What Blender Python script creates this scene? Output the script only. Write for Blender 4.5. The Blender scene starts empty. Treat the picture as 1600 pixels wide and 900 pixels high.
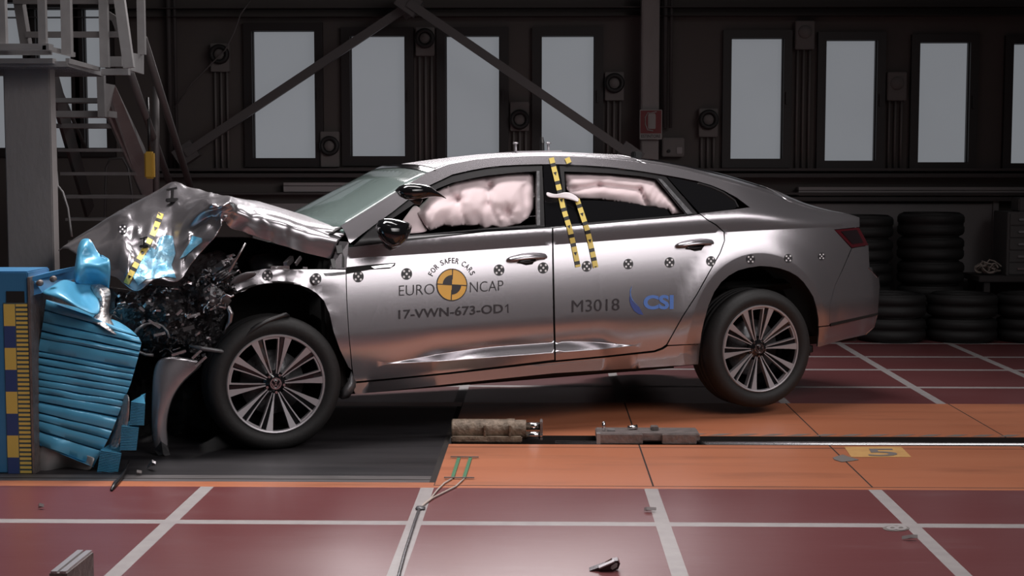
import bpy, bmesh, random
from math import *
from mathutils import Vector, Matrix, noise
from mathutils.geometry import delaunay_2d_cdt
from mathutils.bvhtree import BVHTree
random.seed(7)
SC = bpy.context.scene
COL = SC.collection

# ------------------------------------------------------------------ camera, world, lights, exposure
FPX, CAM_H = 2300.0, 1.42
PITCH = atan(185/FPX); YAWC = atan(50/FPX*cos(PITCH))
cam_d = bpy.data.cameras.new('camera'); cam = bpy.data.objects.new('camera', cam_d); COL.objects.link(cam)
cam_d.sensor_width = 36; cam_d.lens = 36*FPX/1600; cam_d.clip_end = 100
RC = Matrix.Rotation(YAWC, 3, 'Z') @ Matrix.Rotation(pi/2-PITCH, 3, 'X')
CP = Vector((0, 0, CAM_H))
cam.matrix_world = Matrix.Translation(CP) @ RC.to_4x4()
SC.camera = cam
SC.view_settings.view_transform = 'Standard'; SC.view_settings.look = 'None'
SC.view_settings.exposure = 0.0; SC.view_settings.gamma = 1.0; SC.view_settings.use_curve_mapping = False
wd = bpy.data.worlds.new('world'); SC.world = wd; wd.use_nodes = True
wd.node_tree.nodes['Background'].inputs[0].default_value = (1.0, .93, .95, 1)
wd.node_tree.nodes['Background'].inputs[1].default_value = .03
def area(name, loc, tgt, sx, sy, power, col=(1, .95, .95), spread=pi):
    d = bpy.data.lights.new(name, 'AREA'); d.shape = 'RECTANGLE'; d.size = sx; d.size_y = sy; d.energy = power; d.color = col; d.spread = spread
    o = bpy.data.objects.new(name, d); COL.objects.link(o); o.location = loc
    o.rotation_euler = (Vector(tgt)-Vector(loc)).to_track_quat('-Z', 'Y').to_euler()
    return o
area('ceiling_lamp_rig', (-.2, 8.6, 5.8), (-.2, 8.3, 0), 4.6, 1.2, 70, spread=radians(100))
area('added_front_softbox', (3.3, 4.3, 4.5), (.2, 7.9, .9), 6.5, 1.6, 35, spread=radians(75))  # unseen softbox, added where the door crease mirrors it
area('added_side_fill', (3.3, 4.3, 3.05), (.2, 7.9, .9), 6.5, 1.3, 13, spread=radians(70))  # dim low fill added to brighten the door below the crease
area('ceiling_lamp_rear', (-.6, 12.7, 3.9), (-.5, 9.3, 0), 2.8, .8, 60, spread=radians(85))
area('added_bonnet_light', (-2.5, 7.8, 5.2), (-2.1, 7.2, .9), 1.8, .9, 38, spread=radians(70))  # added above the crumpled bonnet to give it bright highlights
area('added_floor_fill', (0, 5.0, 6.0), (0, 5.0, 0), 5.0, .8, 33, spread=radians(54))  # added narrow fill for the front floor, kept off the car

# ------------------------------------------------------------------ pixel rays and places
def ray(px, py): return RC @ Vector(((px-800)/FPX, (450-py)/FPX, -1))
def W(px, py, Y): d = ray(px, py); return CP + d*(Y/d.y)
def G(px, py, z=0.0): d = ray(px, py); return CP + d*((z-CAM_H)/d.z)

# ------------------------------------------------------------------ materials
def mat(name, col, rough=.5, metal=0, coat=0, noise_amt=0, noise_scale=8, col2=None, bump=0, bump_scale=40, emit=0, spec=.5, alpha=1, trans=0, stretch=None, detail=4):
    m = bpy.data.materials.new(name); m.use_nodes = True
    nt = m.node_tree; b = nt.nodes['Principled BSDF']
    b.inputs['Base Color'].default_value = (*col, 1); b.inputs['Roughness'].default_value = rough; b.inputs['Metallic'].default_value = metal
    b.inputs['Coat Weight'].default_value = coat; b.inputs['Coat Roughness'].default_value = .06
    b.inputs['Specular IOR Level'].default_value = spec; b.inputs['Alpha'].default_value = alpha; b.inputs['Transmission Weight'].default_value = trans
    if emit:
        b.inputs['Emission Color'].default_value = (*col, 1); b.inputs['Emission Strength'].default_value = emit
    if col2 or bump:
        tc = nt.nodes.new('ShaderNodeTexCoord'); mp = nt.nodes.new('ShaderNodeMapping'); nt.links.new(tc.outputs['Object'], mp.inputs[0])
        if stretch: mp.inputs['Scale'].default_value = stretch
    if col2:
        n = nt.nodes.new('ShaderNodeTexNoise'); n.inputs['Scale'].default_value = noise_scale; n.inputs['Detail'].default_value = detail
        nt.links.new(mp.outputs[0], n.inputs['Vector'])
        r = nt.nodes.new('ShaderNodeValToRGB'); r.color_ramp.elements[0].position = .5-.5*(1-noise_amt); r.color_ramp.elements[1].position = .5+.5*(1-noise_amt)
        r.color_ramp.elements[0].color = (*col, 1); r.color_ramp.elements[1].color = (*col2, 1)
        nt.links.new(n.outputs['Fac'], r.inputs[0]); nt.links.new(r.outputs[0], b.inputs['Base Color'])
        if emit: nt.links.new(r.outputs[0], b.inputs['Emission Color'])
    if bump:
        n2 = nt.nodes.new('ShaderNodeTexNoise'); n2.inputs['Scale'].default_value = bump_scale; n2.inputs['Detail'].default_value = 5
        nt.links.new(mp.outputs[0], n2.inputs['Vector'])
        bp = nt.nodes.new('ShaderNodeBump'); bp.inputs['Strength'].default_value = bump; bp.inputs['Distance'].default_value = .02
        nt.links.new(n2.outputs['Fac'], bp.inputs['Height']); nt.links.new(bp.outputs[0], b.inputs['Normal'])
    return m
M = {}
M['paint'] = mat('silver_grey_paint', (.42, .4, .42), .27, .88, .3)
M['paint_in'] = mat('painted_inner_metal', (.2, .2, .21), .45, .5)
M['black'] = mat('black_plastic', (.012, .011, .012), .35)
M['blackmatt'] = mat('black_underbody', (.008, .008, .008), .8)
M['gloss'] = mat('gloss_black_trim', (.006, .006, .007), .08, coat=.5)
M['glassdark'] = mat('tinted_glass', (.008, .008, .009), .05)
M['chrome'] = mat('chrome', (.75, .74, .75), .12, 1)
M['alu'] = mat('machined_aluminium', (.5, .48, .5), .35, .6)
M['tyre'] = mat('tyre_rubber', (.012, .0115, .0115), .65, bump=.1, bump_scale=60)
M['bag'] = mat('airbag_fabric', (.8, .655, .665), .8, bump=.08, bump_scale=220)
M['tether'] = mat('white_tether_fabric', (.8, .74, .76), .7)
M['seat'] = mat('dark_upholstery', (.015, .014, .015), .8)
M['red_lens'] = mat('red_tail_lens', (.06, .004, .008), .12, coat=.6)
M['dark_lens'] = mat('smoked_tail_lens', (.012, .006, .008), .1, coat=.6)
M['sticker_black'] = mat('sticker_black', (.018, .016, .02), .5)
M['sticker_white'] = mat('sticker_white', (.85, .83, .85), .5)
M['ink'] = mat('black_lettering', (.02, .014, .018), .5)
M['logo_yellow'] = mat('logo_yellow', (.85, .46, .07), .45)
M['csi_blue'] = mat('lettering_blue', (.09, .2, .55), .5)
M['csi_navy'] = mat('logo_navy', (.04, .07, .26), .5)
M['tape_y'] = mat('tape_yellow', (.78, .6, .14), .5)
M['tape_k'] = mat('tape_black', (.012, .012, .012), .5)
M['blue'] = mat('blue_sheet_aluminium', (.075, .34, .55), .35, .15, .3, noise_amt=.4, noise_scale=6, col2=(.1, .39, .6), bump=.08, bump_scale=14)
M['bluepaint'] = mat('blue_painted_steel', (.04, .17, .34), .4, .1, noise_amt=.5, noise_scale=4, col2=(.05, .2, .38))
M['bluesmear'] = mat('blue_paint_transfer', (.06, .3, .48), .3, .4, noise_amt=.6, noise_scale=16, col2=(.25, .42, .52), bump=.3, bump_scale=25)
M['foil'] = mat('bare_crushed_foil', (.62, .58, .56), .3, .9, bump=.6, bump_scale=60)
M['scale_y'] = mat('scale_yellow', (.62, .44, .1), .6)
M['scale_b'] = mat('scale_blue', (.03, .055, .17), .6)
M['scale_g'] = mat('scale_tick_ground', (.06, .09, .1), .6)
M['wreck'] = mat('crushed_dark_parts', (.014, .013, .014), .35, .2, bump=.9, bump_scale=45, noise_amt=.6, noise_scale=18, col2=(.05, .047, .05))
M['bent'] = mat('bent_bare_metal', (.4, .38, .39), .28, .9, bump=.3, bump_scale=30)
M['bentdark'] = mat('bent_grey_metal', (.13, .13, .135), .4, .6, bump=.4, bump_scale=25)
M['floor_red'] = mat('red_floor_paint', (.125, .031, .033), .3, noise_amt=.35, noise_scale=1.1, col2=(.155, .056, .058), bump=.03, bump_scale=8, stretch=(.6, 1.6, 1))
def dirt(m, scale, stretch, lo, hi, col, fac):
    nt = m.node_tree; b = nt.nodes['Principled BSDF']; src = b.inputs['Base Color'].links[0].from_socket
    tc = nt.nodes.new('ShaderNodeTexCoord'); mp = nt.nodes.new('ShaderNodeMapping'); mp.inputs['Scale'].default_value = stretch; nt.links.new(tc.outputs['Object'], mp.inputs[0])
    n = nt.nodes.new('ShaderNodeTexNoise'); n.inputs['Scale'].default_value = scale; n.inputs['Detail'].default_value = 7; n.inputs['Roughness'].default_value = .65; nt.links.new(mp.outputs[0], n.inputs['Vector'])
    r = nt.nodes.new('ShaderNodeMapRange'); r.inputs[1].default_value = lo; r.inputs[2].default_value = hi; r.inputs[4].default_value = fac; nt.links.new(n.outputs['Fac'], r.inputs[0])
    mx = nt.nodes.new('ShaderNodeMixRGB'); mx.inputs[2].default_value = (*col, 1); nt.links.new(r.outputs[0], mx.inputs[0]); nt.links.new(src, mx.inputs[1]); nt.links.new(mx.outputs[0], b.inputs['Base Color'])
M['line'] = mat('grey_floor_line', (.33, .305, .3), .5, noise_amt=.4, noise_scale=12, col2=(.26, .235, .235))
M['orange'] = mat('orange_steel_plate', (.38, .125, .06), .38, noise_amt=.35, noise_scale=2.2, col2=(.45, .165, .085), stretch=(.4, 2, 1))
M['plate_black'] = mat('black_steel_plate', (.008, .0075, .0085), .5, spec=.2, noise_amt=.5, noise_scale=3, col2=(.035, .032, .034), stretch=(.3, 2.5, 1))
dirt(M['floor_red'], 3, (.5, 1.6, 1), .56, .8, (.26, .19, .19), .2)
dirt(M['orange'], 1.6, (.5, 3, 1), .52, .75, (.13, .05, .03), .55)
dirt(M['plate_black'], 2, (.25, 4, 1), .5, .75, (.03, .03, .034), .7)
M['plate_edge'] = mat('worn_plate_edge', (.06, .055, .055), .5, .3, noise_amt=.6, noise_scale=14, col2=(.13, .12, .12), stretch=(.3, 3, 1))
M['seam'] = mat('dark_seam', (.012, .008, .007), .8)
M['rail'] = mat('polished_rail_steel', (.45, .44, .45), .25, 1)
M['rust'] = mat('greasy_brown_steel', (.09, .065, .045), .55, .3, noise_amt=.6, noise_scale=22, col2=(.25, .19, .14), bump=.5, bump_scale=40)
M['steel'] = mat('worn_grey_steel', (.13, .115, .11), .5, .5, noise_amt=.5, noise_scale=20, col2=(.24, .2, .19), bump=.3, bump_scale=40)
M['wall'] = mat('dark_wall_cladding', (.085, .072, .068), .8, noise_amt=.3, noise_scale=1.2, col2=(.1, .085, .08))
M['wallpanel'] = mat('pale_lower_wall', (.3, .28, .28), .8, noise_amt=.3, noise_scale=2, col2=(.25, .235, .24))
M['trimdark'] = mat('dark_trim', (.06, .052, .052), .7)
M['trunk'] = mat('grey_cable_trunking', (.3, .28, .28), .7)
M['frame'] = mat('dark_window_frame', (.022, .017, .017), .5)
M['pane'] = mat('frosted_daylit_pane', (.215, .225, .245), .5, noise_amt=.2, noise_scale=.7, col2=(.25, .265, .285), emit=.68, spec=.2)
M['concrete'] = mat('grey_concrete', (.22, .2, .195), .85, noise_amt=.3, noise_scale=3, col2=(.27, .25, .245), bump=.1, bump_scale=18, stretch=(2, 2, .8))
M['galv'] = mat('galvanised_steel', (.36, .35, .35), .45, .5, noise_amt=.4, noise_scale=9, col2=(.27, .26, .26))
M['galvdark'] = mat('dull_steel', (.13, .12, .12), .55, .4)
M['vent_plate'] = mat('vent_plate', (.16, .145, .14), .7)
M['vent_ring'] = mat('vent_ring', (.012, .011, .011), .6)
M['sign_red'] = mat('sign_red', (.16, .022, .024), .6)
M['sign_white'] = mat('sign_white', (.26, .24, .23), .6)
M['cab'] = mat('cabinet_grey', (.13, .125, .125), .6, .2)
M['yel'] = mat('yellow_plastic', (.45, .27, .04), .5)
M['green'] = mat('green_strip', (.06, .17, .09), .5)
M['cable'] = mat('pale_cable', (.4, .34, .3), .6)
M['floor_yellow'] = mat('worn_yellow_paint', (.6, .36, .13), .5, noise_amt=.5, noise_scale=15, col2=(.5, .27, .1))
M['floor_grey'] = mat('worn_grey_paint', (.16, .14, .13), .6)
M['wscreen'] = None

# ------------------------------------------------------------------ object helpers
def obj(name, verts, faces, m, parent=None, smooth=False, normals=None, midx=None):
    me = bpy.data.meshes.new(name); me.from_pydata([tuple(v) for v in verts], [], faces)
    for x in (m if isinstance(m, (list, tuple)) else [m]): me.materials.append(x)
    if midx:
        for p, i in zip(me.polygons, midx): p.material_index = i
    me.polygons.foreach_set('use_smooth', [smooth]*len(me.polygons))
    me.update()
    if normals: me.normals_split_custom_set_from_vertices(normals)
    o = bpy.data.objects.new(name, me); COL.objects.link(o)
    if parent: o.parent = parent
    return o
def thing(name, label, cat, loc=(0, 0, 0), group=None):
    o = bpy.data.objects.new(name, None); COL.objects.link(o); o.location = loc; o.empty_display_size = .1
    o['label'] = label; o['category'] = cat
    if group: o['group'] = group
    return o
def tag(o, label, cat, group=None):
    o['label'] = label; o['category'] = cat
    if group: o['group'] = group
    return o
def structure(o): o['kind'] = 'structure'; return o
class MB:
    def __init__(s): s.v = []; s.f = []; s.mi = []
    def add(s, vs, fs, mi=0):
        n = len(s.v); s.v += [Vector(v) for v in vs]; s.f += [tuple(i+n for i in f) for f in fs]; s.mi += [mi]*len(fs); return s
    def box(s, lo, hi, mi=0, bev=0):
        lo = Vector(lo); hi = Vector(hi)
        if bev:
            bm = bmesh.new(); bmesh.ops.create_cube(bm, size=1)
            for v in bm.verts: v.co = Vector([(lo[i]+hi[i])/2+v.co[i]*(hi[i]-lo[i]) for i in range(3)])
            bmesh.ops.bevel(bm, geom=bm.edges[:], offset=bev, segments=2, affect='EDGES')
            bm.verts.index_update()
            s.add([v.co.copy() for v in bm.verts], [tuple(v.index for v in f.verts) for f in bm.faces], mi); bm.free(); return s
        vs = [(x, y, z) for z in (lo.z, hi.z) for y in (lo.y, hi.y) for x in (lo.x, hi.x)]
        return s.add(vs, [(0, 2, 3, 1), (4, 5, 7, 6), (0, 1, 5, 4), (2, 6, 7, 3), (0, 4, 6, 2), (1, 3, 7, 5)], mi)
    def bar(s, a, b, w, h, up=(0, 0, 1), mi=0):
        a = Vector(a); b = Vector(b); d = (b-a).normalized(); x = d.cross(Vector(up))
        if x.length < 1e-4: x = d.cross(Vector((1, 0, 0)))
        x.normalize(); y = x.cross(d)
        vs = [p+x*(i*w/2)+y*(j*h/2) for p in (a, b) for i, j in ((-1, -1), (1, -1), (1, 1), (-1, 1))]
        return s.add(vs, [(0, 1, 2, 3), (7, 6, 5, 4), (0, 4, 5, 1), (1, 5, 6, 2), (2, 6, 7, 3), (3, 7, 4, 0)], mi)
    def tube(s, pts, r, n=8, mi=0, caps=True):
        pts = [Vector(p) for p in pts]; rs = r if isinstance(r, (list, tuple)) else [r]*len(pts)
        base = len(s.v); ref = Vector((.13, .27, .95))
        for i, p in enumerate(pts):
            d = (pts[min(i+1, len(pts)-1)]-pts[max(i-1, 0)]).normalized()
            x = d.cross(ref); x.normalize(); y = d.cross(x)
            rr = rs[i]; ra, rb = rr if isinstance(rr, (tuple, list)) else (rr, rr)
            for k in range(n):
                t = 2*pi*k/n; s.v.append(p+x*(cos(t)*ra)+y*(sin(t)*rb))
        for i in range(len(pts)-1):
            for k in range(n):
                a = base+i*n+k; b = base+i*n+(k+1) % n
                s.f.append((a, b, b+n, a+n)); s.mi.append(mi)
        if caps:
            s.f.append(tuple(base+k for k in reversed(range(n)))); s.mi.append(mi)
            e = base+(len(pts)-1)*n; s.f.append(tuple(e+k for k in range(n))); s.mi.append(mi)
        return s
    def prism(s, pts, off, mi=0):
        n = len(pts); pts = [Vector(p) for p in pts]; off = Vector(off)
        fs = [tuple(range(n)), tuple(range(2*n-1, n-1, -1))]+[(i, i+n, (i+1) % n+n, (i+1) % n) for i in range(n)]
        return s.add(pts+[p+off for p in pts], fs, mi)
    def lathe(s, prof, n=48, c=(0, 0, 0), mi=0, axis='Y', close=False):
        # prof: (r, h) pairs; turns about AXIS through c
        base = len(s.v); c = Vector(c)
        for r, h in prof:
            for k in range(n):
                t = 2*pi*k/n
                s.v.append(c+(Vector((r*cos(t), h, r*sin(t))) if axis == 'Y' else Vector((r*cos(t), r*sin(t), h))))
        m = len(prof)
        for i in range(m if close else m-1):
            j = (i+1) % m
            for k in range(n):
                a = base+i*n+k; b = base+i*n+(k+1) % n; c2 = base+j*n+(k+1) % n; d = base+j*n+k
                s.f.append((a, b, c2, d)); s.mi.append(mi)
        return s
    def grid(s, rows, mi=0):
        n = len(rows[0]); base = len(s.v)
        for r in rows: s.v += [Vector(p) for p in r]
        for i in range(len(rows)-1):
            for k in range(n-1):
                a = base+i*n+k; s.f.append((a, a+1, a+n+1, a+n)); s.mi.append(mi)
        return s
    def build(s, name, m, parent=None, smooth=False, mods=()):
        o = obj(name, s.v, s.f, m, parent, smooth, midx=s.mi)
        bm = bmesh.new(); bm.from_mesh(o.data); bmesh.ops.recalc_face_normals(bm, faces=bm.faces[:]); bm.to_mesh(o.data); bm.free()
        for kind, kw in mods:
            md = o.modifiers.new(kind.lower(), kind)
            for k, v in kw.items(): setattr(md, k, v)
        return o
def boxpx(x0, y0, x1, y1, Y, dep, bev=0, mb=None, mi=0):
    mb = mb or MB(); a = W(x0, y1, Y); b = W(x1, y0, Y)
    return mb.box((a.x, Y, a.z), (b.x, Y+dep, b.z), mi, bev)
def smoothsharp(o, ang=35):
    md = o.modifiers.new('edge_split', 'EDGE_SPLIT'); md.split_angle = radians(ang); return o

# ------------------------------------------------------------------ setting: floor
xl = sorted([-1.51, -.52, .48, 1.475, 2.42, 3.32, -2.5, -3.5, 4.3, 5.3]); yl = [4.75, 5.83, 9.6, 11.18, 12.05, 10.45]
HW = .03
def floor_cells():
    xs = {-9., 9.}; ys = {2.5, 13.5}
    for x in xl: xs |= {x-HW, x+HW}
    for y in yl: ys |= {y-HW*1.1, y+HW*1.1}
    ys |= {6.49, 8.92}
    xs = sorted(xs); ys = sorted(ys); mb = MB()
    for i in range(len(xs)-1):
        for j in range(len(ys)-1):
            cx = (xs[i]+xs[i+1])/2; cy = (ys[j]+ys[j+1])/2
            if 6.49 < cy < 8.92: continue
            ln = any(abs(cx-x) < HW for x in xl) or any(abs(cy-y) < HW for y in yl)
            mb.add([(xs[i], ys[j], 0), (xs[i+1], ys[j], 0), (xs[i+1], ys[j+1], 0), (xs[i], ys[j+1], 0)], [(0, 1, 2, 3)], 1 if ln else 0)
    return mb
structure(floor_cells().build('floor', [M['floor_red'], M['line']]))
# steel track set flush in the floor: orange plates, black run-in plate, rail slot
def track():
    mb = MB()
    seams = [-.495, .494, 1.475, 2.46, 3.45, 4.4]
    S = .004
    def cell(x0, x1, y0, y1, mi, z=0.0): mb.add([(x0, y0, z), (x1, y0, z), (x1, y1, z), (x0, y1, z)], [(0, 1, 2, 3)], mi)
    # front border of orange
    cell(-9, 9, 6.49, 6.535, 0); cell(-.495, 9, 6.535, 6.545, 1)
    cell(-9, -.495, 6.535, 6.60, 0)
    xs = [-.495]+seams[1:]+[9.]
    for i in range(len(xs)-1):
        a, b = xs[i], xs[i+1]
        for (y0, y1) in ((6.545, 7.46), (7.47, 7.545), (7.80, 8.92)):
            cell(a+S, b-S, y0, y1, 0)
            cell(b-S, b+S, y0, y1, 1)
            cell(a, a+S, y0, y1, 1) if i == 0 else None
        cell(a, b, 7.46, 7.47, 1)
    # black plate at the barrier
    cell(-9, -.52, 6.60, 6.65, 3); cell(-9, -.52, 6.65, 6.67, 1); cell(-9, -.52, 6.67, 6.74, 3); cell(-9, -.52, 6.74, 8.70, 2)
    cell(-.52, -.495, 6.60, 8.76, 1); cell(-9, -.52, 8.70, 8.76, 3); cell(-9, -.495, 8.76, 8.92, 0)
    # slot walls and bottom
    cell(-.495, 9, 7.545, 7.80, 1, -.06)
    mb.add([(-.495, 7.545, 0), (9, 7.545, 0), (9, 7.545, -.06), (-.495, 7.545, -.06)], [(0, 1, 2, 3)], 1)
    mb.add([(-.495, 7.80, 0), (9, 7.80, 0), (9, 7.80, -.06), (-.495, 7.80, -.06)], [(3, 2, 1, 0)], 1)
    return mb
o = structure(track().build('floor_track', [M['orange'], M['seam'], M['plate_black'], M['plate_edge']]))
# ------------------------------------------------------------------ setting: back wall
YW = 13.5
mb = MB()
zt = 4.6; cuts = []
wins = [(-12, 5, 36, 231), (62, 12, 111, 231), (135, 13, 165, 231), (397, 49, 492, 247), (549, 57, 633, 244), (697, 57, 781, 246), (845, 57, 929, 246),
        (1140, 60.5, 1224, 248), (1287, 63.5, 1370, 251), (1432, 67, 1515, 253.5), (1577, 69, 1662, 255)]
rects = []
for w in wins:
    a = W(w[0], w[3], YW); b = W(w[2], w[1], YW); rects.append((a.x, b.x, a.z, b.z))
xs = sorted({-9., 9.} | {r[0] for r in rects} | {r[1] for r in rects}); zs = sorted({0., zt} | {r[2] for r in rects} | {r[3] for r in rects})
for i in range(len(xs)-1):
    for j in range(len(zs)-1):
        cx = (xs[i]+xs[i+1])/2; cz = (zs[j]+zs[j+1])/2
        if any(r[0] < cx < r[1] and r[2] < cz < r[3] for r in rects): continue
        mb.box((xs[i], YW, zs[j]), (xs[i+1], YW+.2, zs[j+1]))
structure(mb.build('wall_back', M['wall']))
for i, r in enumerate(rects):
    mb = MB(); fw = .075
    if i in (4, 5, 6): fw = .08
    x0, x1, z0, z1 = r; fx0 = fw
    for lo, hi in (((x0-fw, YW-.05, z0-fw*1.1), (x0, YW+.1, z1+fw)), ((x1, YW-.05, z0-fw*1.1), (x1+fw, YW+.1, z1+fw)), ((x0, YW-.05, z1), (x1, YW+.1, z1+fw)), ((x0, YW-.05, z0-fw*1.1), (x1, YW+.1, z0))):
        mb.box(lo, hi)
    # inner bead
    for lo, hi in (((x0, YW+.0, z0), (x0+.008, YW+.05, z1)), ((x1-.008, YW, z0), (x1, YW+.05, z1))): mb.box(lo, hi)
    if i >= 3:
        mb.bar((x1+.03, YW-.06, (z0+z1)/2-.05), (x1+.03, YW-.06, (z0+z1)/2+.06), .02, .02)
    f = structure(mb.build('window_%d' % (i+1), M['frame']))
    p = MB().box((x0, YW+.05, z0), (x1, YW+.06, z1)).build('pane', M['pane'], f)
def trim(n, px, m, Y, dep):
    mb = MB()
    for q in px: boxpx(*q, Y, dep, mb=mb)
    return structure(mb.build('trim_%d' % n, m))
trim(1, [(-200, 8, 1900, 14), (-200, 22, 1900, 27)], M['trimdark'], 13.36, .14)
trim(2, [(240, 263, 1900, 267), (240, 271, 1900, 277)], M['trimdark'], 13.34, .16)
trim(3, [(443, 285.5, 1000, 290), (443, 291, 1000, 299.5)], M['trunk'], 13.38, .12)
trim(4, [(1248, 292.5, 1700, 297), (1248, 298, 1700, 305.5)], M['trunk'], 13.38, .12)
trim(5, [(240, 301, 1900, 304), (1180, 308, 1900, 314)], M['trimdark'], 13.36, .14)
mb = MB(); a = W(400, 318, 13.44); b = W(1551, 318, 13.44); mb.box((a.x, 13.44, 0), (b.x, 13.5, a.z)); mb.box((a.x-.03, 13.42, 0), (a.x, 13.5, a.z+.03)); mb.box((b.x, 13.42, 0), (b.x+.05, 13.5, a.z+.03))
structure(mb.build('trim_6', M['wallpanel']))
a = W(1003, 0, 13.25); b = W(1031, 0, 13.25)
o = MB().box((a.x, 13.25, 0), (b.x, 13.5, zt), bev=.01).build('trim_7', M['concrete']); structure(o)
# ------------------------------------------------------------------ braces
def brace(name, p0, p1, label):
    mb = MB(); yy_ = 13.2 if p0[0] < 400 else 13.02; a = W(*p0, yy_); b = W(*p1, yy_)
    mb.bar(a, b, .05, .075); d = (b-a).normalized()
    for q in (a, b): mb.bar(q-d*.1+Vector((0, .05, 0)), q+d*.1+Vector((0, .05, 0)), .12, .16)
    o = mb.build(name, M['galvdark']); return tag(o, label, 'brace')
brace('steel_brace', (290, 240), (640, 8), 'dark steel diagonal brace rising to the right across the first tall window')
brace('steel_brace', (638, 4), (985, 242), 'dark steel diagonal brace falling to the right across the third and fourth windows')
# wall vents with conduits
vents = [(343, 85, 1, 'round dark vent on a wall plate left of the widest window'), (515, 228, 1, 'round dark vent low on the wall, right of the widest window'),
         (664, 60, 1, 'round dark vent high between two windows, near where the braces meet'), (812, 187, 1, 'round dark vent on the wall just above the front of the car roof'),
         (960, 130, 1, 'round dark vent on the wall left of the concrete pillar'), (1107, 187, 1, 'round dark vent on the wall right of the fire extinguisher sign'),
         (1258, 50, 0, 'round pale vent without a dark ring, high between windows'), (1402, 130, 0, 'round pale vent without a dark ring, at mid height between windows')]
for (px, py, ring, lab) in vents:
    c = W(px, py, 13.42); t = thing('wall_vent', lab, 'vent', (c.x, 13.5, c.z), 'round vents on the back wall')
    t.location = c
    up = py in (228, 187) and px < 1000
    mb = MB(); z0, z1 = (-.1, .16) if up else (-.155, .1)
    if px == 515: z0, z1 = (-.19, .13)
    mb.box((-.085, 0, z0), (.085, .08, z1), bev=.006); mb.build('plate', M['vent_plate'], t)
    if ring:
        MB().lathe([(.05, -.0), (.05, -.03), (.06, -.045), (.08, -.045), (.09, -.03), (.09, 0)], 32).build('ring', M['vent_ring'], t, True)
        MB().lathe([(.001, -.02), (.045, -.02), (.05, -.005)], 24).build('vent_disc', M['vent_plate'], t, True)
    else:
        MB().lathe([(.001, -.02), (.055, -.02), (.06, -.002)], 24).build('vent_disc', M['vent_plate'], t, True)
    # conduits hanging below
    zb = W(px, 262, 13.42).z-c.z
    mb = MB()
    for dx in (-.055, 0, .055):
        if zb < z0-.03: mb.tube([(dx, .05, z0), (dx, .05, zb)], .011, 6)
    if mb.v: mb.build('conduit', M['vent_plate'], t, True)
# vertical pipes on the wall
for i, (px, lab) in enumerate(((262, 'pair of dark vertical pipes on the wall beside the stair handrail'), (1040, 'pair of dark vertical pipes on the wall just right of the concrete pillar'))):
    mb = MB()
    for dx, r in ((0, .022), (.055, .016)):
        a = W(px, 5, 13.4); b = W(px, 200 if i else 268, 13.4); mb.tube([(a.x+dx, 13.42, 4.0), (a.x+dx, 13.42, b.z)], r, 8)
    tag(mb.build('wall_pipe', M['trimdark'], None, True), lab, 'pipe')
mb = MB(); pts = [W(x, y, 13.35) for x, y in ((272, 168), (300, 130), (338, 92), (352, 78), (366, 50), (376, 22), (392, 0))]
tag(mb.tube(pts, .007, 6).build('wall_cable', M['galvdark'], None, True), 'thin cable running up the wall past the leftmost vent', 'cable')
# fire sign
c = W(1017, 194, 13.2)
t = thing('fire_sign', 'red and white fire extinguisher sign on the concrete pillar', 'sign', c)
boxw = lambda lo, hi, m, n, b=0: MB().box(lo, hi, bev=b).build(n, m, t)
boxw((-.1, 0, -.135), (.1, .015, .128), M['sign_white'], 'panel', .003)
boxw((-.092, -.003, -.082), (.092, 0, .12), M['sign_red'], 'red_field')
mb = MB(); mb.lathe([(.001, .075), (.028, .075), (.034, .06), (.034, -.055), (.03, -.062)], 16, axis='Z', c=(.008, -.006, .02))
for v in mb.v: v.y = -.004+(v.y+.006)*.08
mb.tube([(.01, -.006, .095), (-.03, -.006, .1), (-.05, -.006, .06), (-.05, -.006, .0), (-.03, -.006, -.05), (.02, -.006, -.06)], .005, 6)
mb.bar((-.0, -.006, .098), (.05, -.006, .11), .008, .008); mb.build('pictogram', M['sign_white'], t)
def textmesh(body, size=1.0, bold=0, spacing=1.0):
    cu = bpy.data.curves.new('lettering', 'FONT'); cu.body = body; cu.size = size; cu.offset = bold; cu.space_character = spacing; cu.resolution_u = 4
    o = bpy.data.objects.new('lettering', cu); COL.objects.link(o)
    dg = bpy.context.evaluated_depsgraph_get(); me = o.evaluated_get(dg).to_mesh()
    vs = [v.co.copy() for v in me.vertices]; fs = [tuple(p.vertices) for p in me.polygons]
    o.evaluated_get(dg).to_mesh_clear(); bpy.data.objects.remove(o); bpy.data.curves.remove(cu)
    return vs, fs
def norm_text(body, bold=0, spacing=1.0):
    """text mesh scaled so x spans 0..1 and cap height spans 0..1"""
    vs, fs = textmesh(body, 1, bold, spacing)
    x0 = min(v.x for v in vs); x1 = max(v.x for v in vs); y0 = min(v.y for v in vs); y1 = max(v.y for v in vs)
    return [((v.x-x0)/(x1-x0), (v.y-y0)/(y1-y0)) for v in vs], fs
vs, fs = norm_text('ESTINTORE', .01)
obj('lettering', [(-.085+.17*x, -.002, -.12+.027*y) for x, y in vs], fs, M['ink'], t)
# junction box
c = W(1052, 230, 13.4)
t = thing('junction_box', 'grey electrical box on the wall beside the concrete pillar', 'electrical box', c)
MB().box((-.1, 0, -.085), (.1, .1, .085), bev=.008).build('case', M['vent_plate'], t)
MB().box((.03, -.012, -.06), (.08, .0, .0), bev=.004).build('switch_plate', M['trunk'], t)
MB().lathe([(.001, -.02), (.014, -.02), (.016, 0)], 12, c=(-.04, 0, -.035)).build('knob', M['vent_ring'], t)

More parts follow.
